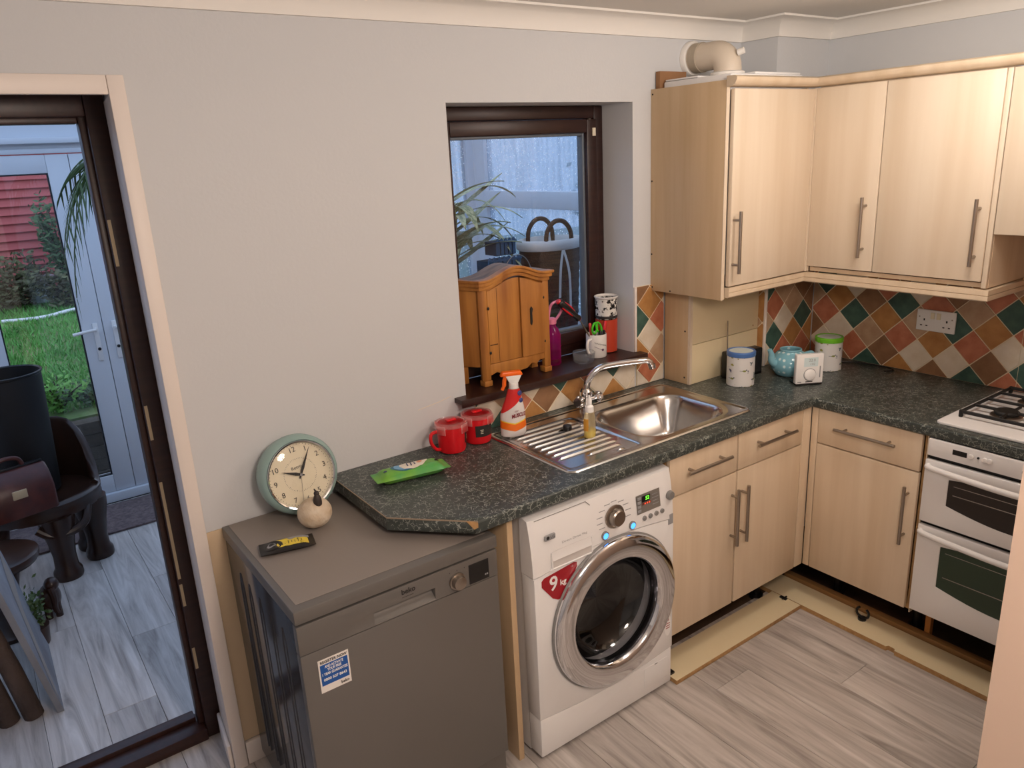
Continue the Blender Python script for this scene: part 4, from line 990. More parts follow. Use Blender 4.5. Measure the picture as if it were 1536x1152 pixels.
obj('spray_head', B().add([top_+uxx*x_+nrm*y_+Vector((0, 0, z_)) for z_, xa, xb in ((.02, -.016, .016), (.048, -.03, .03)) for y_ in (-.011, .011) for x_ in (xa, xb)], [(0, 2, 3, 1), (4, 5, 7, 6), (0, 1, 5, 4), (2, 6, 7, 3), (0, 4, 6, 2), (1, 3, 7, 5)]), M_whitep, sb, bevel=.003)
obj('spray_cap', B().add([top_+uxx*x_+nrm*y_+Vector((0, 0, z_)) for z_, xa, xb in ((.046, -.048, .034), (.062, -.040, .028)) for y_ in (-.0125, .0125) for x_ in (xa, xb)], [(0, 2, 3, 1), (4, 5, 7, 6), (0, 1, 5, 4), (2, 6, 7, 3), (0, 4, 6, 2), (1, 3, 7, 5)]), M_orange, sb, bevel=.004)
obj('trigger', B().tube(cr([top_-uxx*.026+Vector((0, 0, .048)), top_-uxx*.032+Vector((0, 0, .03)), top_-uxx*.034+Vector((0, 0, .012)), top_-uxx*.042+Vector((0, 0, -.004))], 5), [.0075]*11+[.006]*5, 10), M_orange, sb)

# washing up liquid bottle and stopper
FB = (-1.523, -.325, .9145)
fb = thing('dish_soap_bottle', 'nearly empty clear dish soap bottle standing on the drainer', 'bottle', FB)
obj('bottle', obottle(B(), FB, [(.021, .016, 0, 0), (.026, .020, .004, 0), (.026, .020, .04, 0), (.024, .019, .07, 0), (.020, .016, .088, 0), (.013, .012, .094, 0)], .5), M_soap, fb, angle=60)
obj('soap', obottle(B(), FB, [(.0205, .0155, .001, 0), (.0245, .0185, .005, 0), (.0245, .0185, .026, 0)], .5), mat('yellow_soap', (232, 216, 122), .3), fb, angle=60)
obj('label', B().surf(lambda u, v: (FB[0]+.0268*math.cos(PI*.95+.9*u), FB[1]+.0225*math.sin(PI*.95+.9*u)-.001, FB[2]+.028+.045*v), 8, 3), mat('label_gold', (196, 140, 50), .4), fb)
obj('cap', B().lathe([(.015, .093), (.015, .112), (.009, .118), (.009, .138), (.007, .142)], FB, n=20), M_whitep, fb)
obj('spout', B().lathe([(.005, .142), (.004, .152), (.001, .153)], FB, n=12), M_whitep, fb)
tag(obj('bottle_stopper', B().lathe([(.014, 0), (.0165, .003), (.0165, .016), (.014, .02), (.001, .0205)], (-1.540, -.222, .9148), n=20), M_black, bevel=.001), 'small black round stopper lying on the drainer', 'stopper')

# ---------------------------------------------------------------- things in the worktop corner
def print_mat(name, base):
    m = mat(name, base, .35); nt, N, L, p = nodes_of(m)
    tc = N.new('ShaderNodeTexCoord'); v = N.new('ShaderNodeTexVoronoi'); v.inputs['Scale'].default_value = 34; v.inputs['Randomness'].default_value = .75
    nz = N.new('ShaderNodeTexNoise'); nz.inputs['Scale'].default_value = 90
    mv = N.new('ShaderNodeMix'); mv.data_type = 'VECTOR'; mv.inputs['Factor'].default_value = .02
    L.new(tc.outputs['Object'], mv.inputs['A']); L.new(tc.outputs['Object'], nz.inputs[0]); L.new(nz.outputs['Color'], mv.inputs['B'])
    L.new(mv.outputs['Result'], v.inputs['Vector'])
    lt = N.new('ShaderNodeMath'); lt.operation = 'LESS_THAN'; lt.inputs[1].default_value = .24; L.new(v.outputs['Distance'], lt.inputs[0])
    r = N.new('ShaderNodeValToRGB'); r.color_ramp.interpolation = 'CONSTANT'; e = r.color_ramp.elements
    e[0].color = lin(84, 104, 112); e[1].position = .35; e[1].color = lin(150, 146, 72); x = e.new(.6); x.color = lin(80, 84, 110); x = e.new(.8); x.color = lin(168, 110, 92)
    sep = N.new('ShaderNodeSeparateColor'); L.new(v.outputs['Color'], sep.inputs[0]); L.new(sep.outputs[0], r.inputs[0])
    mc = N.new('ShaderNodeMix'); mc.data_type = 'RGBA'; L.new(lt.outputs[0], mc.inputs['Factor']); mc.inputs['A'].default_value = lin(*base); L.new(r.outputs[0], mc.inputs['B'])
    L.new(mc.outputs['Result'], p.inputs['Base Color'])
    return m
M_bird = print_mat('bird_print_tin', (218, 216, 214))
M_birdlid = mat('pale_lid_print', (216, 224, 218), .35)
def bird(t, c, r, ang, z, s):
    """little printed bird wrapped on the tin"""
    def W(u, v): a = ang+u/r; return (c[0]+(r+.0004)*math.cos(a), c[1]+(r+.0004)*math.sin(a), c[2]+z+v)
    for pts_, mm in (([(-s, 0), (-s*.3, s*.35), (s*.5, s*.3), (s*.7, -s*.05), (s*.2, -s*.4), (-s*.4, -s*.3)], 'bird_olive'), ([(s*.4, s*.2), (s*.6, s*.6), (s*.95, s*.55), (s*1.1, s*.35), (s*.8, s*.15)], 'bird_slate'), ([(-s*.8, .0), (-s*1.8, s*.15), (-s*1.8, -s*.02), (-s*.8, -s*.15)], 'bird_slate')):
        obj('printed_bird', B().add([W(*p) for p in pts_], [tuple(range(len(pts_)))]), MATS[mm], t, smooth=False)
mat('bird_olive', (128, 136, 70), .4); mat('bird_slate', (70, 84, 100), .4)
def tin(x, y, m_lid, label, ang):
    t = thing('storage_tin', label, 'tin', (x, y, .9115), 'bird print tins in the worktop corner'); c = (x, y, .9115); r = .0565
    obj('tin_body', B().lathe([(r-.002, 0), (r, .002), (r, .125)], c, n=40), M_bird, t)
    obj('lid_rim', B().lathe([(r+.002, .1255), (r+.0025, .128), (r+.0025, .143), (r, .146), (r-.006, .146), (r-.008, .143)], c, n=40, caps=(False, False)), m_lid, t)
    obj('lid_top', B().lathe([(r-.0078, .1435), (.001, .1435)], c, n=40, caps=(False, False)), M_birdlid, t)
    for i, (da, z) in enumerate(((0, .07), (.9, .03), (-.9, .035), (2.0, .08), (-1.9, .085))): bird(t, c, r, ang+da, z, .011)
    return t
tin(-.648, -.285, mat('lid_blue', (78, 116, 178), .3), 'white bird-print storage tin with blue lid rim beside the pipe boxing', -2.2)
tin(-.205, -.405, mat('lid_green', (112, 190, 44), .3), 'white bird-print storage tin with lime green lid rim behind the thermostat', -2.2)
# radio
rd = thing('radio', 'small black radio with upright aerial behind the blue-lidded tin', 'radio', (-.53, -.21, .9115))
obj('case', B().box(-.640, -.455, -.243, -.193, .9115, 1.03), M_black, rd, bevel=.006)
obj('aerial', B().tube([(-.615, -.20, 1.03), (-.613, -.195, 1.16)], [.003, .0018], 8), M_brush, rd)
obj('speaker_grille', B().box(-.56, -.462, -.2445, -.2435, .925, 1.02), mat('grille_black', (12, 12, 14), .7, bump=(900, .5)), rd)
rd.rotation_euler = (0, 0, math.radians(-10))
# teapot
def dots_mat():
    m = mat('blue_polka_glaze', (112, 172, 192), .15); nt, N, L, p = nodes_of(m)
    tc = N.new('ShaderNodeTexCoord'); v = N.new('ShaderNodeTexVoronoi'); v.inputs['Scale'].default_value = 40; v.inputs['Randomness'].default_value = .25
    L.new(tc.outputs['Object'], v.inputs['Vector'])
    lt = N.new('ShaderNodeMapRange'); lt.inputs[1].default_value = .20; lt.inputs[2].default_value = .30; lt.inputs[3].default_value = 1; lt.inputs[4].default_value = 0; L.new(v.outputs['Distance'], lt.inputs[0])
    mc = N.new('ShaderNodeMix'); mc.data_type = 'RGBA'; L.new(lt.outputs[0], mc.inputs['Factor']); mc.inputs['A'].default_value = lin(128, 182, 198); mc.inputs['B'].default_value = lin(206, 226, 228)
    L.new(mc.outputs['Result'], p.inputs['Base Color']); return m
M_dots = dots_mat(); M_glaze = mat('blue_glaze', (132, 184, 200), .15)
TP = (-.392, -.345, .9115)
tp = thing('teapot', 'open pale blue teapot with white polka dots between the two tins', 'teapot', TP)
obj('pot_body', B().lathe([(.045, 0), (.062, .006), (.078, .03), (.082, .052), (.074, .08), (.055, .1), (.044, .106), (.043, .112), (.040, .112), (.040, .104), (.05, .09), (.06, .04), (.001, .01)], TP, n=40, caps=(True, False)), M_dots, tp, angle=60)
obj('rim', B().lathe([(.0435, .108), (.046, .111), (.045, .115), (.041, .1155), (.0395, .112)], TP, n=40, caps=(False, False)), M_glaze, tp)
v3 = Vector(TP); sd = Vector((-.94, .34, 0)); hd = Vector((.94, -.34, 0))
obj('spout', B().tube(cr([v3+sd*.06+Vector((0, 0, .05)), v3+sd*.09+Vector((0, 0, .07)), v3+sd*.095+Vector((0, 0, .1)), v3+sd*.105+Vector((0, 0, .122))], 6), [.02-.0105*min(1, i/17) for i in range(19)], 14), M_glaze, tp, angle=60)
obj('handle', B().tube(cr([v3+hd*.07+Vector((0, 0, .082)), v3+hd*.105+Vector((0, 0, .085)), v3+hd*.118+Vector((0, 0, .06)), v3+hd*.1+Vector((0, 0, .035)), v3+hd*.074+Vector((0, 0, .028))], 6), .009, 12), M_glaze, tp, angle=60)
# thermostat, leaning back, turned to the room
TH = (-.462, -.478, .9115)
th = thing('room_thermostat', 'white square wireless thermostat with dial and small screen on a dark stand', 'thermostat', TH)
x, y, z = TH
obj('housing', B().prism(rrect(x-.058, x+.058, z+.006, z+.130, .004), 'xz', y-.014, y+.008), M_whitep, th, bevel=.003)
sc_ = obj('screen', B().box(x-.026, x+.034, y-.0146, y-.0141, z+.078, z+.116), mat('lcd_pale', (214, 230, 232), .3), th, smooth=False)
text('digits', '22.0', .017, (x+.008, y-.0147, z+.104), (1, 0, 0), (0, 0, 1), M_lgrey, sc_)
text('digits', '1:02', .013, (x+.010, y-.0147, z+.088), (1, 0, 0), (0, 0, 1), M_lgrey, sc_)
obj('dial', B().lathe([(.024, -.0141), (.024, -.019), (.021, -.021), (.001, -.0212)], (x+.001, y, z+.044), 'y', n=32), M_whitep, th, bevel=.0006)
obj('dial_groove', B().lathe([(.0265, -.01405), (.0265, -.0148), (.0243, -.0148)], (x+.001, y, z+.044), 'y', n=32, caps=(False, False)), M_lgrey, th)
obj('slider', B().box(x+.042, x+.046, y-.0152, y-.0141, z+.03, z+.078), M_lgrey, th)
obj('stand', B().box(x-.054, x+.054, y-.018, y+.055, z, z+.0055), M_black, th, bevel=.002)
for x0_, x1_ in ((-.05, -.034), (-.016, .014)): obj('maker_print', B().box(x+x0_, x+x1_, y-.0146, y-.0141, z+.012, z+.0155), M_ink if x0_ > -.02 else M_lgrey, th, smooth=False)
th.rotation_euler = (0, 0, math.radians(-30))
tag(obj('power_cable', B().tube(cr([(-.30, -.20, .9145), (-.15, -.30, .9145), (-.06, -.42, .915), (-.03, -.55, .915), (-.05, -.62, .9145), (-.09, -.60, .9145)], 8), .003, 8), M_black), 'thin black cable lying along the tiled wall behind the tin', 'cable')
tag(obj('black_adapter', B().box(-.30, -.22, -.24, -.2, .9115, .965), M_black, bevel=.006), 'black plug adapter box between teapot and green-lidded tin', 'adapter')

# ---------------------------------------------------------------- on the window sill
mc_ = thing('miniature_cupboard', 'small antique pine cupboard with arched cornice standing on the window sill', 'cupboard', (-1.56, .085, 1.0625))
ZB = 1.0625; cx0, cx1, cyf, cyb = -1.722, -1.408, .028, .142
def arch(x):
    t = (x-(cx0+cx1)/2)/((cx1-cx0)/2); t = max(-1.15, min(1.15, t))
    return .036*(.5+.5*math.cos(PI*min(1, abs(t)*1.12)))
xs_ = [cx0+(cx1-cx0)*i/24 for i in range(25)]
zt0 = ZB+.378
cxm = .045
# body: canted front-left corner
foot = [(cx0, cyf+.04), (cx0+.038, cyf), (cx1-.0, cyf), (cx1, cyb), (cx0-.045, cyb)]
obj('carcass', B().prism([(cx0-.002, cyf+.042), (cx0+.034, cyf+.008), (cx1-.002, cyf+.008), (cx1-.002, cyb-.002), (cx0-.045, cyb-.002)], 'xy', ZB+.068, zt0), M_pine, mc_, bevel=.002)
obj('stile', B().prism([(cx0, cyf+.012), (cx0+.012, cyf), (cx0+.032, cyf), (cx0+.032, cyf+.014), (cx0+.008, cyf+.034)], 'xy', ZB+.022, zt0+.004), M_pine, mc_, bevel=.0015)
obj('stile', B().box(cx1-.028, cx1, cyf, cyf+.02, ZB+.022, zt0+.004), M_pine, mc_, bevel=.0015)
for x_ in (cx0+.018, cx1-.014): obj('foot', B().box(x_-.018, x_+.017, cyf-.004, cyf+.03, ZB, ZB+.0215), M_pine, mc_, bevel=.003)
obj('foot', B().box(cx1-.03, cx1, cyb-.03, cyb, ZB, ZB+.066), M_pine, mc_, bevel=.002)
obj('foot', B().box(cx0-.043, cx0-.013, cyb-.03, cyb, ZB, ZB+.066), M_pine, mc_, bevel=.002)
def dtop(x): return zt0-.028+arch(x)
xm = cx0+.178
def leaf_door(xa, xb, yf):
    n = 10; pts_ = [(xa, ZB+.082), (xb, ZB+.082)]+[(xb+(xa-xb)*i/n, dtop(xb+(xa-xb)*i/n)) for i in range(n+1)]
    return B().prism(pts_, 'xz', yf, yf+.012)
d1 = obj('door', leaf_door(cx0+.034, xm-.0008, cyf+.001), M_pine, mc_, bevel=.001)
for xg in (cx0+.075,): obj('board_joint', B().box(xg-.0008, xg+.0008, cyf+.0004, cyf+.001, ZB+.085, dtop(xg)-.004), mat('joint_dark', (84, 50, 24), .8), d1, smooth=False)
obj('knot', B().box(cx0+.036, cx0+.070, cyf+.0004, cyf+.001, ZB+.150, ZB+.154), MATS['joint_dark'], d1, smooth=False)
d2 = obj('door', leaf_door(xm+.0008, cx1-.029, cyf-.006), M_pine, mc_, bevel=.001)
obj('key_plate', B().prism([(xm+.040, ZB+.205), (xm+.046, ZB+.198), (xm+.050, ZB+.21), (xm+.049, ZB+.245), (xm+.053, ZB+.26), (xm+.046, ZB+.27), (xm+.040, ZB+.262)], 'xz', cyf-.009, cyf-.0065), M_blackm, d2)
for x_, zz in ((cx0+.033, .29), (cx0+.033, .125), (cx1-.0285, .295), (cx1-.0285, .125)):
    obj('hinge', B().ell((x_, cyf-.004, ZB+zz), .005, .003, .006, 8, 6), M_blackm, mc_)
ap = [(cx0+.033, ZB+.080), (cx0+.033, ZB+.038), (cx0+.06, ZB+.046), (cx0+.075, ZB+.040), (cx0+.11, ZB+.034), (cx0+.157, ZB+.030), (cx0+.2, ZB+.034), (cx0+.225, ZB+.05), (cx0+.25, ZB+.044), (cx0+.262, ZB+.055), (cx1-.029, ZB+.056), (cx1-.029, ZB+.080)]
obj('apron', B().prism(ap, 'xz', cyf+.001, cyf+.014), M_pine, mc_, bevel=.0012)
# cornice: three stepped layers following the arch
for k, (ex, y0_, h0, h1) in enumerate(((.004, -.004, -.024, -.010), (.012, -.012, -.0098, .004), (.018, -.018, .0042, .014))):
    bb = B()
    P0 = [(cx0-ex*.6+(cx1-cx0+ex*1.6)*i/28) for i in range(29)]
    def cz_(x, h): return zt0+arch(x)+h+.003
    lo = [(x, cyf+y0_, cz_(x, h0)) for x in P0]; hi = [(x, cyf+y0_, cz_(x, h1)) for x in P0]
    lob = [(x, cyf+.02, cz_(x, h0)) for x in P0]; hib = [(x, cyf+.02, cz_(x, h1)) for x in P0]
    rings_ = [[lo[i], hi[i], hib[i], lob[i]] for i in range(29)]
    obj('cornice', bb.ring_stack(rings_), M_pine, mc_, bevel=.0015)
    obj('side_cornice', B().prism([(cx0-ex*.6, cyf+y0_), (cx0-ex*.6, cyf+.02), (cx0-.03, cyb), (cx0-.05-ex, cyb), (cx0-.012-ex, cyf+.04)], 'xy', zt0+h0+.003, zt0+h1+.003), M_pine, mc_, bevel=.001)
bb = B(); P0 = [(cx0-.012+(cx1-cx0+.024)*i/28) for i in range(29)]
obj('top_board', B().ring_stack([[(x, cyf+.021, zt0+arch(x)+.005), (x, cyf+.021, zt0+arch(x)+.0165), (x-(.04 if i < 6 else 0)*(1-i/6), cyb, zt0+arch(x)+.0165), (x-(.04 if i < 6 else 0)*(1-i/6), cyb, zt0+arch(x)+.005)] for i, x in enumerate(P0)]), M_pinetop, mc_)

# pink bottle
PB = (-1.340, .100, 1.0625)
pk = thing('pink_water_bottle', 'translucent pink water bottle with loop strap behind the pine cupboard', 'bottle', PB)
obj('bottle', B().lathe([(.030, 0), (.034, .004), (.034, .02), (.031, .024), (.034, .03), (.034, .06), (.032, .064), (.034, .07), (.034, .12), (.026, .145), (.017, .155), (.017, .165)], PB, n=32), M_pinkgl, pk, angle=50)
obj('cap', B().lathe([(.019, .166), (.019, .185), (.012, .19)], PB, n=24), mat('pink_cap', (226, 130, 160), .35), pk)
v3 = Vector(PB)
obj('strap', B().tube(cr([v3+Vector((.016, 0, .175)), v3+Vector((.044, -.004, .205)), v3+Vector((.052, -.004, .235)), v3+Vector((.03, 0, .25)), v3+Vector((0, 0, .24)), v3+Vector((-.014, 0, .2)), v3+Vector((-.014, 0, .178))], 6), .0055, 8), MATS['pink_cap'], pk)
# mug of pens
MG = (-1.135, .066, 1.0625)
mgm = mat('white_china', (228, 224, 220), .2)
mg = thing('pen_mug', 'white china mug with printed sprig holding tools and pens on the sill', 'mug', MG)
obj('mug_body', B().lathe([(.040, 0), (.0425, .003), (.0425, .094), (.0415, .096), (.039, .094), (.039, .008), (.001, .006)], MG, n=36, caps=(True, False)), mgm, mg, angle=50)
v3 = Vector(MG); hd = Vector((-.95, -.3, 0)).normalized()
obj('handle', B().tube(cr([v3+hd*.041+Vector((0, 0, .080)), v3+hd*.066+Vector((0, 0, .076)), v3+hd*.072+Vector((0, 0, .05)), v3+hd*.06+Vector((0, 0, .026)), v3+hd*.041+Vector((0, 0, .02))], 6), .006, 10), mgm, mg, angle=60)
def onmug(a, z, r=.0429): return (MG[0]+r*math.cos(a), MG[1]+r*math.sin(a), MG[2]+z)
obj('printed_script', B().tube([onmug(-2.5+.09*i, .066-.0012*i+.003*math.sin(i*2.4)) for i in range(16)], .0009, 5), M_ink, mg)
obj('printed_sprig', B().tube([onmug(-2.5+.1*i, .05-.002*i) for i in range(9)], .0008, 5).ell(onmug(-1.65, .034), .006, .003, .005, 10, 6), mat('sprig_purple', (90, 60, 90), .5), mg)
sw = thing('screwdriver', 'red and black handled screwdriver leaning in the pen mug', 'screwdriver', (-1.15, .085, 1.15))
p0 = Vector((-1.125, .062, 1.078)); p1 = Vector((-1.230, .062, 1.236)); p2 = Vector((-1.338, .062, 1.325)); d_ = (p2-p1).normalized()
p1b = p0+(p1-p0)*1.0
obj('shaft', B().cyl(p0, p1, .0032, n=10), M_brush, sw)
obj('grip', B().tube([p1, p1+d_*.006, p1+d_*.012, p1+d_*.04, p1+d_*.09, p1+d_*.125, p1+d_*.132], [.012, .014, .011, .0135, .0165, .0155, .011], 16), M_black, sw, angle=60)
u_ = d_.cross(Vector((0, 1, 0))).normalized()
for k_ in range(3):
    an = k_*2*PI/3+.6; of = (u_*math.cos(an)+d_.cross(u_)*math.sin(an))
    obj('red_inlay', B().tube([p1+d_*.04+of*.011, p1+d_*.07+of*.0135, p1+d_*.108+of*.0135], [.003, .0055, .004], 8), M_red, sw)
obj('end_cap', B().tube([p1+d_*.1325, p1+d_*.139], [.0115, .008], 14), M_red, sw)
obj('collar', B().tube([p1-d_*.004, p1-d_*.0005], [.010, .012], 14), M_red, sw)
sz = thing('scissors', 'scissors with lime green handles standing in the pen mug', 'scissors', (-1.15, .07, 1.15))
for ox, tl in ((0, .1), (.022, -.25)):
    c_ = Vector((-1.155+ox, .052, 1.185)); pts_ = [c_+Vector((.013*math.cos(a*PI/8)+tl*.03*math.sin(a*PI/8), 0, .022*math.sin(a*PI/8))) for a in range(17)]
    obj('finger_loop', B().tube(pts_, .0042, 8, caps=False), M_green, sz)
    obj('blade', B().tube([c_+Vector((0, 0, -.02)), (-1.139+ox*.1, .06, 1.085)], .0038, 8), M_brush, sz)
for i, (x_, y_, tx, h, mm, lb) in enumerate(((-1.110, .06, .022, .142, M_red, 'red felt pen sticking up out of the pen mug'), (-1.128, .042, -.006, .112, M_black, 'black pen standing in the middle of the pen mug'), (-1.116, .05, .010, .108, M_blackm, 'matt black marker leaning in the pen mug'), (-1.140, .085, -.012, .138, mat('coral_plastic', (226, 80, 70), .35), 'coral pen leaning behind the green scissors'))):
    pn = thing('pen', lb, 'pen', (x_, y_, 1.08))
    a_, c_ = Vector((x_-tx*.3, y_, 1.075)), Vector((x_+tx, y_, 1.0625+h))
    obj('barrel', B().tube([a_, a_+(c_-a_)*.7], .0052, 10), mm, pn); obj('pen_cap', B().tube([a_+(c_-a_)*.702, c_-(c_-a_)*.03, c_], [.0062, .0062, .004], 10), mm, pn)
# stacked tumbler and enamel mug behind
tb = thing('red_tumbler', 'tall red tumbler at the back corner of the sill', 'tumbler', (-1.048, .098, 1.0625))
obj('cup', B().lathe([(.034, 0), (.044, .004), (.046, .14), (.043, .14), (.040, .01), (.001, .008)], (-1.048, .098, 1.0625), n=36, caps=(True, False)), mat('terracotta_red', (186, 62, 36), .4), tb)
def toile():
    m = mat('black_toile_enamel', (226, 222, 214), .25); nt, N, L, p = nodes_of(m)
    tc = N.new('ShaderNodeTexCoord'); n = N.new('ShaderNodeTexNoise'); n.inputs['Scale'].default_value = 42; n.inputs['Detail'].default_value = 6; n.inputs['Roughness'].default_value = .7
    L.new(tc.outputs['Object'], n.inputs[0]); r = N.new('ShaderNodeValToRGB'); r.color_ramp.interpolation = 'CONSTANT'
    r.color_ramp.elements[0].color = lin(30, 28, 28); r.color_ramp.elements[1].position = .47; r.color_ramp.elements[1].color = lin(226, 222, 214)
    L.new(n.outputs[0], r.inputs[0]); L.new(r.outputs[0], p.inputs['Base Color']); return m
em = thing('enamel_beaker', 'white enamel beaker with black scene standing in the red tumbler', 'beaker', (-1.048, .098, 1.2035))
c_ = (-1.048, .098, 1.2035)
obj('beaker_body', B().lathe([(.040, 0), (.044, .002), (.046, .085), (.044, .085), (.041, .006), (.001, .005)], c_, n=36, caps=(True, False)), toile(), em)
obj('rim', B().lathe([(.0455, .0855), (.049, .090), (.0505, .0935), (.049, .096), (.0445, .088)], c_, n=36, caps=(False, False)), mgm, em)
obj('black_band', B().lathe([(.0448, .004), (.0462, .007), (.0466, .014), (.0455, .016)], c_, n=36, caps=(False, False)), M_ink, em)
# glass
GL = (-1.232, .035, 1.0625)
gl = thing('glass_dish', 'small cut glass dish in front of the mug handle on the sill', 'glass dish', GL)
k = B(); n = 28
rings_ = []
for r, h in ((.036, 0), (.041, .005), (.044, .032), (.0465, .042), (.0435, .042), (.039, .012), (.002, .009)):
    rings_.append([(GL[0]+(r+(.0016*math.cos(7*t*2*PI/n) if h > 0 else 0))*math.cos(t*2*PI/n), GL[1]+(r+(.0016*math.cos(7*t*2*PI/n) if h > 0 else 0))*math.sin(t*2*PI/n), GL[2]+h) for t in range(n)])
obj('dish_body', k.ring_stack(rings_, True, False), M_tumbler, gl, angle=25)

# ---------------------------------------------------------------- conservatory
YC = 2.64; CX0 = -4.6
b = B(); b.box(CX0, -3.80, YC, YC+.07, 0, 2.3); b.box(-1.98+.6, -1.32, YC, YC+.07, 0, 2.3); b.box(-3.80, -1.38, YC, YC+.07, 2.03, 2.3)
b.box(-1.32, 0, YC, YC+.07, 0, .8); b.box(-1.32, 0, YC, YC+.07, 2.1, 2.3); b.box(-.06, .07, YC, YC+.07, .8, 2.1); b.box(-.72, -.66, YC, YC+.07, .8, 2.1)
struct('wall_conservatory_back', b, M_upvc)
struct('trim_4', B().box(-3.80, -1.38, YC-.05, YC-.0005, 2.055, 2.085).box(-3.80, -1.38, YC-.06, YC-.0005, 2.26, 2.3).box(-3.80, -1.38, YC-.02, YC-.0005, 2.005, 2.03), M_upvc, bevel=.003)
b = B(); b.box(0, .07, WT, YC, 0, .85); b.box(0, .07, WT, YC, 2.12, 2.3); b.box(0, .07, WT, .38, .85, 2.12); b.box(0, .07, 2.50, YC, .85, 2.12)
struct('wall_conservatory_right', b, M_upvc)
struct('wall_conservatory_left', B().box(CX0-.07, CX0, WT, YC, 0, 2.3), M_upvc)
rf = B().add([(CX0, WT+.005, 2.72), (.07, WT+.005, 2.72), (.07, YC+.2, 2.31), (CX0, YC+.2, 2.31), (CX0, WT+.005, 2.74), (.07, WT+.005, 2.74), (.07, YC+.2, 2.33), (CX0, YC+.2, 2.33)], [(0, 1, 2, 3), (4, 5, 6, 7), (0, 1, 5, 4), (1, 2, 6, 5), (2, 3, 7, 6), (3, 0, 4, 7)])
struct('ceiling_conservatory', rf, M_roofglass, smooth=False)
wsr = thing('window_2', 'rain-wet conservatory side window with white transom rail', 'window', (.035, 1.44, .85)); wsr['kind'] = 'structure'
obj('transom', B().box(-.02, .06, .381, 2.499, 1.525, 1.638), M_upvc, wsr, bevel=.006)
obj('mullion', B().box(-.01, .06, 1.70-.9, 1.76-.9, .851, 1.524).box(-.01, .06, .80, .86, 1.6385, 2.119), M_upvc, wsr, bevel=.004)
obj('pane', B().box(.028, .032, .8605, 2.499, .851, 1.524), M_rain, wsr, smooth=False); obj('pane', B().box(.028, .032, .8605, 2.499, 1.639, 2.119), M_rain, wsr, smooth=False)
obj('pane', B().box(.028, .032, .381, .7995, .851, 1.524), M_rain, wsr, smooth=False); obj('pane', B().box(.028, .032, .381, .7995, 1.639, 2.119), M_rain, wsr, smooth=False)
obj('pane', B().box(-1.319, -.721, YC+.03, YC+.034, .801, 2.099), M_rain, wsr, smooth=False); obj('pane', B().box(-.659, -.061, YC+.03, YC+.034, .801, 2.099), M_rain, wsr, smooth=False)
def french_leaf(n_, x0, x1, hside, hx=None):
    t = thing('door_%d' % n_, 'white glazed garden door leaf with lever handle' if hside else 'white glazed garden door leaf at the end', 'door', ((x0+x1)/2, YC+.02, .06)); t['kind'] = 'structure'
    s = .11 if hside > 0 else .105
    for nm, a, c, z0, z1 in (('stile', x0, x0+.10, .06, 2.0), ('stile', x1-.108, x1, .06, 2.0), ('rail', x0+.1003, x1-.1083, .06, .165), ('rail', x0+.1003, x1-.1083, 1.905, 2.0)):
        obj(nm, B().box(a, c, YC-.012, YC+.05, z0, z1), M_upvc, t, bevel=.004)
    k_ = mat('black_gasket', (24, 26, 34), .6)
    for a, c, z0, z1 in ((x0+.1, x0+.107, .165, 1.905), (x1-.115, x1-.108, .165, 1.905), (x0+.107, x1-.115, .165, .172), (x0+.107, x1-.115, 1.898, 1.905)):
        obj('gasket', B().box(a+.0002, c-.0002, YC-.006, YC+.02, z0+.0002, z1-.0002), k_, t)
    obj('pane', B().box(x0+.104, x1-.112, YC+.008, YC+.012, .169, 1.901), M_glass, t, smooth=False)
    if hx:
        pl_ = obj('handle_plate', B().box(hx-.014, hx+.014, YC-.022, YC-.0125, .86, 1.08), M_whitep, t, bevel=.004)
        obj('lever', B().cyl((hx, YC-.022, 1.045), (hx, YC-.05, 1.045), .009, n=12).tube([(hx, YC-.05, 1.045), (hx-.04*hside, YC-.052, 1.043), (hx-.12*hside, YC-.052, 1.035)], .009, 10), M_whitep, pl_)
        obj('key_cylinder', B().cyl((hx, YC-.0222, .93), (hx, YC-.027, .93), .009, n=12), M_black, pl_)
french_leaf(2, -3.19, -2.605, 1, -2.645); french_leaf(3, -2.602, -1.99, -1, -2.545); french_leaf(4, -3.795, -3.193, 0); french_leaf(5, -1.987, -1.385, 0)
struct('trim_5', B().box(-3.80, -1.38, YC-.035, YC+.07, .0005, .058), M_upvc, bevel=.006)
# door mat
b = B().prism(rrect(-3.30, -2.35, 2.15, 2.56, .03), 'xy', .0005, .011)
tag(obj('door_mat', b, mat('mauve_chenille_mat', (124, 106, 104), .95, noise=((50, 50, 50), .35, .65, (94, 80, 80)), bump=(140, 1.0))), 'mauve grey ribbed mat on the floor in front of the garden doors', 'mat')

# carved elephant chair
ch = thing('carved_chair', 'dark carved wooden chair with rounded back and stout elephant-foot legs', 'chair', (-3.12, 1.98, 0))
SCX, SCY = -3.12, 1.98
def ez(r, z, n=36): return [(SCX+r*1.12*math.cos(2*PI*i/n), SCY+r*math.sin(2*PI*i/n), z) for i in range(n)]
obj('seat', B().ring_stack([ez(.20, .315), ez(.245, .325), ez(.25, .345), ez(.245, .36), ez(.25, .375), ez(.252, .392), ez(.24, .402), ez(.215, .402), ez(.19, .396)]), M_darkwood, ch, angle=50)
for an in (-.25, -1.35, PI-.2, .5):
    lx, ly = SCX+.215*math.cos(an), SCY+.19*math.sin(an)
    obj('leg', B().lathe([(.062, 0), (.066, .012), (.064, .04), (.052, .06), (.05, .12), (.06, .2), (.078, .28), (.08, .33)], (lx, ly, 0), n=24), M_darkwood, ch, angle=60)
b = B(); rings_ = []
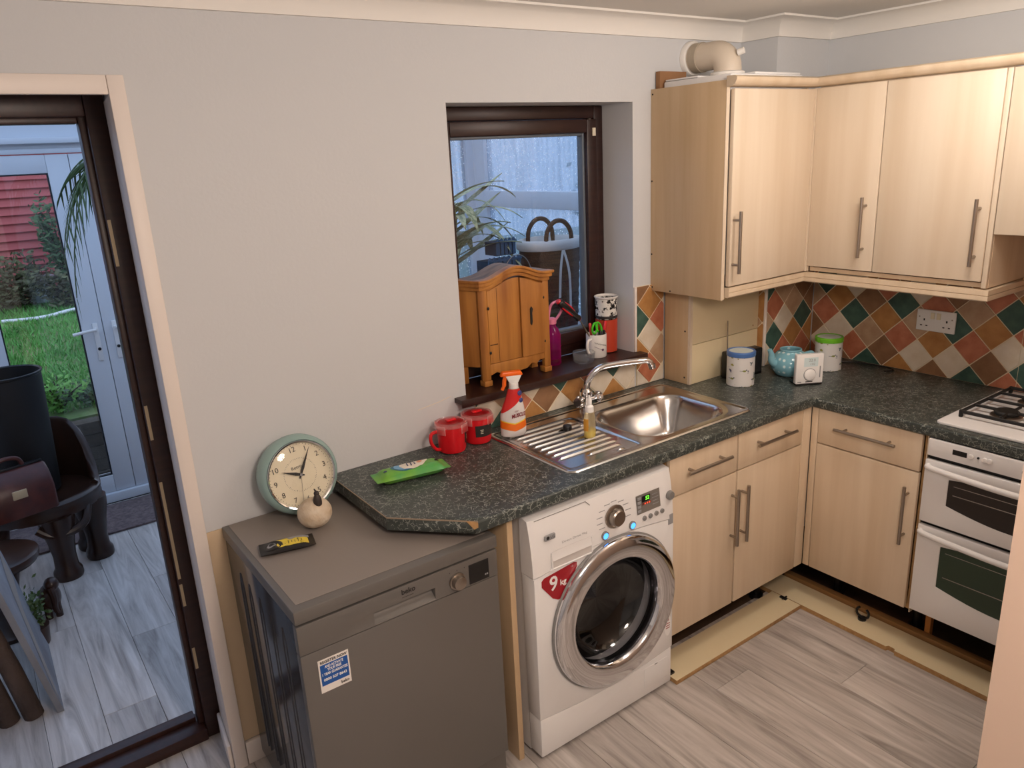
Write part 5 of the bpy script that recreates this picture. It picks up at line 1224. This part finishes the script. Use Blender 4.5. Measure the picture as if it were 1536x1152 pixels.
for i in range(19):
    a = -.35+(PI+.55)*i/18; h = .71*math.sin(max(0, min(1, i/6))*PI/2)**.6 if i < 6 else (.71 if i < 13 else .71*math.sin(max(0, min(1, (18-i)/6))*PI/2)**.6)
    h = max(h, .42)
    c_, s_ = math.cos(a), math.sin(a)
    rings_.append([(SCX+.27*c_, SCY+.24*s_, .38), (SCX+.28*c_, SCY+.25*s_, h-.01), (SCX+.265*c_, SCY+.235*s_, h+.004), (SCX+.245*c_, SCY+.215*s_, h-.01), (SCX+.235*c_, SCY+.205*s_, .38)])
obj('backrest', b.ring_stack(rings_), M_darkwood, ch, angle=60)
obj('apron_carving', B().tube(cr([(-2.93, 1.82, .33), (-2.96, 1.77, .27), (-3.03, 1.75, .245), (-3.11, 1.75, .25), (-3.16, 1.76, .29)], 5), [.02]*21, 10), M_darkwood, ch)
bk = thing('black_bin', 'tall matt black metal bin standing on the carved chair seat', 'bin', (-3.135, 2.01, .403))
obj('bin_body', B().lathe([(.125, 0), (.128, .004), (.155, .60), (.150, .60), (.122, .01), (.001, .008)], (-3.135, 2.01, .403), n=44, caps=(True, False)), M_blackm, bk)
obj('rim', B().lathe([(.156, .592), (.160, .597), (.160, .605), (.154, .608), (.149, .602)], (-3.135, 2.01, .403), n=44, caps=(False, False)), M_black, bk)
lb_ = thing('leather_bag', 'brown leather doctor bag resting against the black bin', 'bag', (-3.20, 1.78, .403))
prof = [(-.085, 0), (.085, 0), (.085, .12), (.05, .185), (.012, .215), (-.012, .215), (-.05, .185), (-.085, .12)]
def bagx(x, s_): return [(x, 1.78+p[0]*s_, .404+p[1]*(.96 if s_ < 1 else 1)) for p in prof]
obj('bag_body', B().ring_stack([bagx(-3.36, .9), bagx(-3.345, 1), bagx(-3.075, 1), bagx(-3.06, .9)]), M_leather, lb_, bevel=.008)
obj('frame_bar', B().box(-3.35, -3.07, 1.772, 1.788, .617, .63), M_black, lb_, bevel=.003)
obj('handle', B().tube(cr([(-3.27, 1.78, .628), (-3.255, 1.78, .66), (-3.21, 1.78, .672), (-3.165, 1.78, .66), (-3.15, 1.78, .628)], 6), .010, 10), M_leather, lb_)
obj('clasp', B().box(-3.24, -3.18, 1.688, 1.696, .50, .54), M_brass, lb_, bevel=.003)
lb_.rotation_euler = (0, 0, math.radians(14)); lb_.location = (-3.20, 1.75, .404)
# low stool with moss and figure
sl = thing('carved_stool', 'low round dark carved stool in front of the carved chair', 'stool', (-3.335, 1.42, 0))
obj('stool_top', B().lathe([(.12, .315), (.155, .322), (.165, .34), (.165, .36), (.15, .368), (.001, .368)], (-3.335, 1.42, 0), n=36), M_darkwood, sl, angle=60)
obj('stool_stem', B().lathe([(.11, 0), (.115, .02), (.07, .06), (.055, .16), (.08, .29), (.11, .315)], (-3.335, 1.42, 0), n=24), M_darkwood, sl, angle=60)
el = thing('elephant_figure', 'small dark carved animal figure on the floor beside the stool', 'figure', (-3.17, 1.44, 0))
obj('figure_body', B().ell((-3.175, 1.46, .09), .045, .06, .06, 18, 12).ell((-3.16, 1.44, .155), .03, .035, .032, 14, 10), M_darkwood, el, angle=80)
for ox, oy in ((-.02, .03), (.02, .03), (-.02, -.03), (.02, -.03)): obj('leg', B().cyl((-3.175+ox, 1.46+oy, 0), (-3.175+ox, 1.46+oy, .07), .015, n=10), M_darkwood, el)
obj('trunk', B().tube(cr([(-3.168, 1.41, .15), (-3.162, 1.395, .11), (-3.165, 1.39, .06), (-3.158, 1.38, .035)], 5), [.018-.0006*i for i in range(16)], 10), M_darkwood, el)
ms = thing('trailing_plant', 'small green trailing plant tucked under the stool top', 'plant', (-3.2, 1.36, .0))
obj('plant_pot', B().lathe([(.035, 0), (.04, .01), (.05, .09), (.046, .09), (.001, .08)], (-3.250, 1.23, 0), n=20), M_darkwood, ms)
rnd = random.Random(5); k = B()
for i in range(260):
    c_ = Vector((-3.250+rnd.gauss(0, .024), 1.23+rnd.gauss(0, .022), .17+rnd.gauss(0, .04))); u_ = Vector((rnd.gauss(0, 1), rnd.gauss(0, 1), rnd.gauss(0, 1))).normalized(); v_ = u_.orthogonal().normalized()
    k.add([c_-u_*.012, c_+v_*.006, c_+u_*.012, c_-v_*.006], [(0, 1, 2, 3)])
obj('foliage', k, M_leaf, ms, kind='stuff', smooth=False)
# slabs leaning at the left
M_slab = mat('grey_slab', (150, 152, 158), .8, noise=((5, 5, 5), .35, .65, (122, 122, 128)))
slb = thing('paving_slab', 'pale grey slab leaning inside the doorway with wavy worn band', 'slab', (-3.35, .72, 0))
def slab_pts(y0, y1, x_, th, h, lean):
    return [(x_-lean*z/h-(0 if s_ else th), y, z) for z in (0, h) for y in (y0, y1) for s_ in (0, 1)]
FA = [(0, 2, 3, 1), (4, 5, 7, 6), (0, 1, 5, 4), (2, 6, 7, 3), (0, 4, 6, 2), (1, 3, 7, 5)]
obj('slab', B().add(slab_pts(.69, 1.25, -3.222, .022, .70, .12), FA), M_slab, slb, bevel=.002)
def sf(y, z, o=.0012): return (-3.222-.12*z/.70+o, y, z)
bb = B()
ys = [(.70+.5*i/20) for i in range(21)]
bb.ring_stack([[sf(y, .04+.34*((y-.70)/.5)**.8+.03*math.sin(y*14)+.0) for y in ys], [sf(y, .12+.42*((y-.70)/.5)**.8+.03*math.sin(y*14+.6)) for y in ys]], False, False, closed=False)
obj('worn_band', bb, mat('slab_worn', (156, 146, 138), .85), slb, smooth=False)
slb.rotation_euler = (0, 0, 0)
for i, (x_, y_, r_) in enumerate(((-3.315, .735, .033), (-3.390, .75, .034), (-3.468, .775, .036))):
    t = thing('log', 'grey brown log standing behind the leaning slab', 'log', (x_-.03, y_, 0), 'logs behind the slab')
    obj('trunk', B().tube([(x_, y_, 0), (x_-.03, y_+.01, .2), (x_-.07, y_+.02, .42)], [r_, r_*.98, r_*.95], 16), mat('bark', (92, 76, 68), .9, noise=((20, 20, 4), .3, .7, (66, 52, 46)), bump=(40, .8)), t, angle=60)

# plants inside
def strap_leaf(L, W, droop, n=10):
    bb = B(); vs = []
    for i in range(n+1):
        t = i/n; x_ = L*t*(1-.15*t*droop); z_ = L*(.55*t-droop*.62*t*t); w_ = W*math.sin(PI*min(1, .12+t*.88))**.8*(1 if t < 1 else .05)
        vs += [(x_, -w_, z_+.004), (x_, 0, z_), (x_, w_, z_+.004)]
    fs = []
    for i in range(n):
        for j in (0, 1): fs.append((i*3+j, i*3+j+1, i*3+j+4, i*3+j+3))
    return bb.add(vs, fs)
def leafy(name, label, loc, pot_h, trunk_top, leaves, m, seed, potm):
    t = thing(name, label, 'plant', loc)
    c_ = loc
    obj('pot', B().lathe([(.09, 0), (.10, .01), (.13, pot_h), (.12, pot_h), (.10, pot_h-.04), (.001, pot_h-.04)], c_, n=28), potm, t)
    obj('stem', B().tube([(c_[0], c_[1], c_[2]+pot_h-.05), (c_[0]+.01, c_[1], c_[2]+trunk_top)], [.02, .014], 10), M_edge, t)
    proto = {}
    for (az, L, W, dr, h) in leaves:
        key = (L, W, dr)
        if key not in proto:
            o = obj('leaf', strap_leaf(L, W, dr), m, None); o.parent = t; proto[key] = o.data
        else:
            o = bpy.data.objects.new('leaf', proto[key]); COL.objects.link(o); o.parent = t
        o.location = (.01, 0, h); o.rotation_euler = (0, 0, az)
    return t
M_potw = mat('white_glazed_pot', (196, 206, 222), .2)
rnd = random.Random(11)
lv = []
for i in range(46):
    lv.append((i*2.4+rnd.uniform(-.2, .2), rnd.choice((.42, .50, .34)), rnd.choice((.026, .030)), rnd.choice((.5, .9, 1.3, 0.0)), .70+.0075*i))
# stand and plant seen through the window
std = thing('plant_stand', 'dark side table under the window plant in the conservatory', 'table', (-.95, 1.0, 0))
obj('table_top', B().box(-1.30, -.42, .62, 1.29, .72, .745), M_darkwood, std, bevel=.004)
for x_ in (-1.27, -.45):
    for y_ in (.65, 1.26): obj('leg', B().box(x_-.02, x_+.02, y_-.02, y_+.02, 0, .7195), M_darkwood, std, bevel=.003)
leafy('variegated_dracaena', 'variegated dracaena with long striped leaves behind the window', (-1.14, 1.14, .7455), .22, 1.02, [(a, L, W, d_, h-.10) for a, L, W, d_, h in lv], M_leafv, 1, M_potw)
lv2 = [(PI+(i-5)*.22, rnd.choice((.55, .62)), .012, rnd.choice((1.5, 1.9)), 1.78+.03*i) for i in range(12)]
def frond(t, base, az, L, droop):
    d_ = Vector((math.cos(az), math.sin(az), 0)); k_ = B(); sp_ = []
    for i in range(15):
        s_ = i/14; sp_.append(Vector(base)+d_*(L*s_*(1-.25*droop*s_))+Vector((0, 0, L*(.5*s_-droop*.75*s_*s_))))
    k_.tube(sp_, [.005-.003*i/14 for i in range(15)], 6)
    side = d_.cross(Vector((0, 0, 1)))
    for i in range(2, 15):
        for sg in (-1, 1):
            tg = (sp_[min(i+1, 14)]-sp_[i-1]).normalized(); ll = .19*math.sin(PI*(.2+.75*i/15))
            o_ = (side*sg*.75+tg*.8+Vector((0, 0, -.45))).normalized(); w_ = tg*.008
            p_ = sp_[i]; k_.add([p_-w_, p_+w_, p_+o_*ll*.6+w_*.8+Vector((0, 0, -.01)), p_+o_*ll+Vector((0, 0, -.04)), p_+o_*ll*.6-w_*.8+Vector((0, 0, -.01))], [(0, 1, 2, 3, 4)])
    obj('frond', k_, M_leaf, t, smooth=False)
pm = thing('palm', 'tall potted palm with drooping fronds just inside the garden doors', 'plant', (-2.44, 1.25, 0))
obj('pot', B().lathe([(.13, 0), (.14, .01), (.18, .32), (.165, .32), (.15, .28), (.001, .28)], (-2.44, 1.25, 0), n=28), mat('terracotta_pot', (150, 82, 56), .8), pm)
obj('trunk', B().tube([(-2.44, 1.25, .27), (-2.43, 1.24, 1.0), (-2.42, 1.22, 1.92)], [.04, .035, .03], 12), MATS['bark'], pm)
for az, L, dr in ((PI+.1, .72, 1.6), (PI-.25, .66, 1.35), (PI+.45, .7, 1.2), (-1.9, .55, 1.2), (-.6, .6, 1.3), (.6, .6, 1.3), (1.7, .6, 1.2), (2.5, .6, .9)):
    frond(pm, (-2.42, 1.22, 1.93), az, L, dr)

# laundry basket
bs = thing('wicker_basket', 'brown wicker basket with white linen liner and hoop handles', 'basket', (-.66, .95, .7455))
BX_, BY_ = -.66, .95
def er(r, z, n=40): return [(BX_+r*1.12*math.cos(2*PI*i/n), BY_+r*.85*math.sin(2*PI*i/n), .7455+z) for i in range(n)]
prof_ = []
for i in range(29):
    z_ = .66*i/28; prof_.append(er(.125+.030*z_/.66+(.004 if i % 2 else 0), z_))
obj('woven_body', B().ring_stack(prof_, True, False), M_wicker, bs, angle=20)
obj('liner', B().ring_stack([er(.160, .652), er(.169, .66), er(.171, .685), er(.166, .70), er(.154, .705), er(.144, .69), er(.14, .55), er(.01, .54)], False, False), M_linen, bs, angle=60)
for sy, cx_ in ((-1, -.018), (1, .018)):
    yy = BY_+sy*.10
    pts_ = cr([(BX_+cx_-.085, yy, .7455+.67), (BX_+cx_-.078, yy, .7455+.74), (BX_+cx_-.045, yy, .7455+.785), (BX_+cx_, yy, .7455+.80), (BX_+cx_+.045, yy, .7455+.785), (BX_+cx_+.078, yy, .7455+.74), (BX_+cx_+.085, yy, .7455+.67)], 6)
    obj('hoop_handle', B().tube(pts_, .012, 10), M_wicker, bs, angle=60)
for (x0_, dx_, ln) in ((-.035, -.035, .24), (-.03, .03, .30), (.10, -.02, .12), (.105, .02, .22)):
    ff = BY_-.152
    pts_ = cr([(BX_+x0_, ff, .7455+.655), (BX_+x0_+dx_*.8, ff-.012, .7455+.655-ln*.4), (BX_+x0_+dx_, ff-.008, .7455+.655-ln)], 5)
    obj('ribbon', B().ring_stack([[(p.x-.007, p.y, p.z), (p.x+.007, p.y, p.z), (p.x+.007, p.y+.002, p.z), (p.x-.007, p.y+.002, p.z)] for p in pts_]), M_linen, bs)
# blue picket planters
for (x_, y_, z0_, w_, h_, lb) in ((-1.03, .90, .7455, .20, .66, 'large blue painted picket planter beside the wicker basket'), (-1.01, .91, 1.4065, .12, .085, 'small blue painted picket box on top of the larger planter')):
    t = thing('picket_planter', lb, 'planter', (x_, y_, z0_))
    obj('box', B().box(x_-w_/2+.006, x_+w_/2-.006, y_-.05, y_+.05, z0_, z0_+h_-.02), mat('navy_box', (40, 56, 76), .6), t)
    n_ = 7 if w_ > .15 else 5
    for i in range(n_):
        xx = x_-w_/2+w_*(i+.5)/n_; hw = w_/n_*.34
        obj('picket', B().prism([(xx-hw, z0_+.004), (xx+hw, z0_+.004), (xx+hw, z0_+h_-.012), (xx, z0_+h_), (xx-hw, z0_+h_-.012)], 'xz', y_-.06, y_-.0505), M_blue, t)
    obj('rail', B().box(x_-w_/2, x_+w_/2, y_-.066, y_-.0602, z0_+h_-.022, z0_+h_-.012), M_blue, t)
tag(obj('wire_hoop', B().tube([( -.985+.085*math.cos(PI*i/16), .80, 1.30+.11*math.sin(PI*i/16)) for i in range(17)]+[(-1.07, .80, .75)], .0025, 8), M_brush), 'thin curved wire hoop in front of the blue planters', 'wire hoop')

# ---------------------------------------------------------------- garden
lawn = struct('ground_garden', B().add([(-9, 3.12, .42), (6, 3.12, .42), (6, 6.6, .80), (-9, 6.6, .80), (-9, 3.12, .2), (6, 3.12, .2), (6, 6.6, .2), (-9, 6.6, .2)], [(0, 1, 2, 3), (4, 5, 1, 0), (7, 6, 5, 4), (5, 6, 2, 1), (6, 7, 3, 2), (7, 4, 0, 3)]), mat('soil_and_moss', (66, 104, 44), .95, noise=((2.5, 2.5, 2.5), .4, .62, (120, 128, 86)), bump=(20, .6)), smooth=False)
struct('ground_patio', B().box(-9, 6, YC+.07, 6.7, -.1, -.01), mat('wet_paving', (92, 92, 92), .5), smooth=False)
rw = thing('retaining_wall', 'low dark sleeper wall holding up the raised lawn', 'garden wall', (-2.7, 3.06, 0))
M_sleep = mat('dark_sleeper', (70, 62, 52), .9, noise=((3, 30, 30), .3, .7, (46, 42, 34)), bump=(30, .6))
for r_ in range(5):
    for i in range(4):
        x_ = -5.2+i*1.1+(r_ % 2)*.5
        obj('sleeper', B().box(x_, x_+1.09, 3.0+.01*(r_ % 2), 3.115, -.009+r_*.084, .072+r_*.084), M_sleep, rw, bevel=.006)
fe = thing('garden_fence', 'red painted fence of horizontal boards at the end of the garden', 'fence', (-2.7, 6.45, .6))
M_fred = mat('fence_red', (176, 84, 84), .6, noise=((2, 20, 20), .3, .7, (156, 70, 72)))
proto = None
for i in range(26):
    z_ = .62+i*.0785
    bb = B().add([(-6.4, 6.43, z_), (-.2, 6.43, z_), (-.2, 6.462, z_+.080), (-6.4, 6.462, z_+.080), (-6.4, 6.48, z_), (-.2, 6.48, z_), (-.2, 6.48, z_+.080), (-6.4, 6.48, z_+.080)], FA and [(0, 1, 2, 3), (5, 4, 7, 6), (1, 5, 6, 2), (4, 0, 3, 7), (3, 2, 6, 7), (4, 5, 1, 0)])
    if proto is None:
        o = obj('fence_board', bb, M_fred, fe, smooth=False); proto = o.data; z0_ = z_
    else:
        o = bpy.data.objects.new('fence_board', proto); COL.objects.link(o); o.parent = fe; o.location = (0, 0, z_-z0_)
def blades(name, label, n, x0, x1, y0, y1, zf, hmin, hmax, m, seed, lean=.4):
    rnd = random.Random(seed); k_ = B()
    for i in range(n):
        x_, y_ = rnd.uniform(x0, x1), rnd.uniform(y0, y1); z_ = zf(y_); h = rnd.uniform(hmin, hmax); a = rnd.uniform(0, 2*PI); w_ = .006
        u_ = Vector((math.cos(a), math.sin(a), 0)); l_ = Vector((rnd.gauss(0, lean), rnd.gauss(0, lean), 0))*h; c_ = Vector((x_, y_, z_-.005))
        k_.add([c_-u_*w_, c_+u_*w_, c_+l_+Vector((0, 0, h))], [(0, 1, 2)])
    o = obj(name, k_, m, None, smooth=False, kind='stuff'); o['label'] = label; o['category'] = 'grass'
    return o
gz = lambda y: .42+(y-3.12)*.38/3.48
M_grass = mat('wet_grass', (112, 176, 86), .6, noise=((3, 3, 3), .35, .65, (84, 146, 66)))
blades('grass', 'short wet green grass covering the raised lawn', 16000, -3.9, -1.7, 3.25, 6.2, gz, .03, .075, M_grass, 3)
def bush(name, label, c, r, n, m, seed, leafs=.03, group=None):
    t = thing(name, label, 'shrub', c, group); rnd = random.Random(seed); k_ = B(); st_ = B()
    for j in range(9):
        tip = Vector(c)+Vector((rnd.uniform(-r[0], r[0]), rnd.uniform(-r[1], r[1]), r[2]*rnd.uniform(.6, 1)))
        st_.tube([Vector(c)+Vector((0, 0, -.01)), Vector(c)*.5+tip*.5+Vector((0, 0, r[2]*.12)), tip], [.008, .006, .003], 6)
        for i in range(n//9):
            s_ = rnd.uniform(.2, 1); p_ = Vector(c).lerp(tip, s_)+Vector((rnd.gauss(0, r[0]*.16), rnd.gauss(0, r[1]*.16), rnd.gauss(0, r[2]*.09))); p_.z = max(p_.z, c[2]+.01)
            u_ = Vector((rnd.gauss(0, 1), rnd.gauss(0, 1), rnd.gauss(0, .6))).normalized(); v_ = u_.orthogonal().normalized(); l_ = leafs*rnd.uniform(.6, 1.3)
            k_.add([p_-u_*l_, p_+v_*l_*.45, p_+u_*l_, p_-v_*l_*.45], [(0, 1, 2, 3)])
    obj('foliage', k_, m, t, smooth=False, kind='stuff'); obj('stems', st_, MATS['bark'], t)
M_olive = mat('olive_foliage', (92, 98, 64), .7, noise=((9, 9, 9), .35, .65, (64, 62, 46)))
M_fresh = mat('fresh_foliage', (104, 160, 66), .6); M_fern = mat('conifer_foliage', (70, 96, 62), .7)
bush('conifer_shrub', 'upright dull green conifer shrub against the red fence', (-2.36, 6.12, gz(6.12)), (.20, .16, 1.0), 1300, M_fern, 21)
bush('brown_shrub', 'low brown and olive shrub sprawling along the fence', (-2.95, 6.05, gz(6.05)), (.40, .2, .5), 1500, M_olive, 22)
bush('olive_shrub', 'loose olive shrub below the red fence', (-2.42, 5.85, gz(5.85)), (.34, .12, .36), 1000, M_olive, 23)
bush('edging_plant', 'fresh green leafy plant growing over the sleeper wall', (-2.86, 3.3, gz(3.3)), (.16, .12, .24), 380, M_fresh, 24, .022)
bush('edging_plant', 'dark low leafy plant beside the sleeper wall and door stile', (-2.66, 3.32, gz(3.32)), (.18, .12, .16), 420, M_fern, 25, .02)
# white pot by the fence and bed edging
tag(obj('white_tub', B().lathe([(.10, 0), (.11, .01), (.14, .24), (.13, .24), (.001, .2)], (-2.62, 6.22, gz(6.22)), n=24), M_potw), 'white plant tub standing against the red fence', 'plant tub')
tag(obj('bed_edging', B().tube(cr([(-3.0, 5.62, gz(5.62)+.02), (-2.7, 5.58, gz(5.58)+.02), (-2.45, 5.66, gz(5.66)+.03), (-2.1, 5.75, gz(5.75)+.03)], 6), .016, 8), M_upvc), 'white edging strip along the flower bed at the end of the lawn', 'edging')
# side fence and hedge seen through the wet panes
sfn_ = thing('side_fence', 'grey timber side fence outside the conservatory window', 'fence', (1.6, 1.5, 0))
for i in range(22):
    obj('fence_panel_board', B().box(1.6, 1.62, -.6+i*.16, -.6+i*.16+.155, -.01, 1.55), mat('weathered_board', (104, 112, 118), .9), sfn_)
for j in range(4): bush('hedge_bush', 'green hedge bush showing above the side fence', (2.35, .3+j*1.0, .0), (.5, .45, 2.2), 1400, M_fern, 40+j, .06, 'hedge behind the side fence')

# ---------------------------------------------------------------- ceiling lamps (outside the picture)
for x, y, zl, lb in ((-.95, -1.22, 2.20, 'opal glass ceiling lamp over the kitchen floor'), (-2.50, -2.25, 2.10, 'opal glass ceiling lamp over the living area')):
    t = thing('ceiling_lamp', lb, 'lamp', (x, y, 2.349))
    obj('ceiling_rose', B().lathe([(.05, -.025), (.05, -.0005)], (x, y, 2.35), n=24), M_whitep, t)
    obj('flex', B().cyl((x, y, 2.325), (x, y, zl+.112), .004, n=8), M_whitep, t)
    obj('shade', B().lathe([(.03, .12), (.15, .10), (.17, .08), (.16, .085), (.03, .10)], (x, y, zl), n=32, caps=(False, False)), M_shade, t)
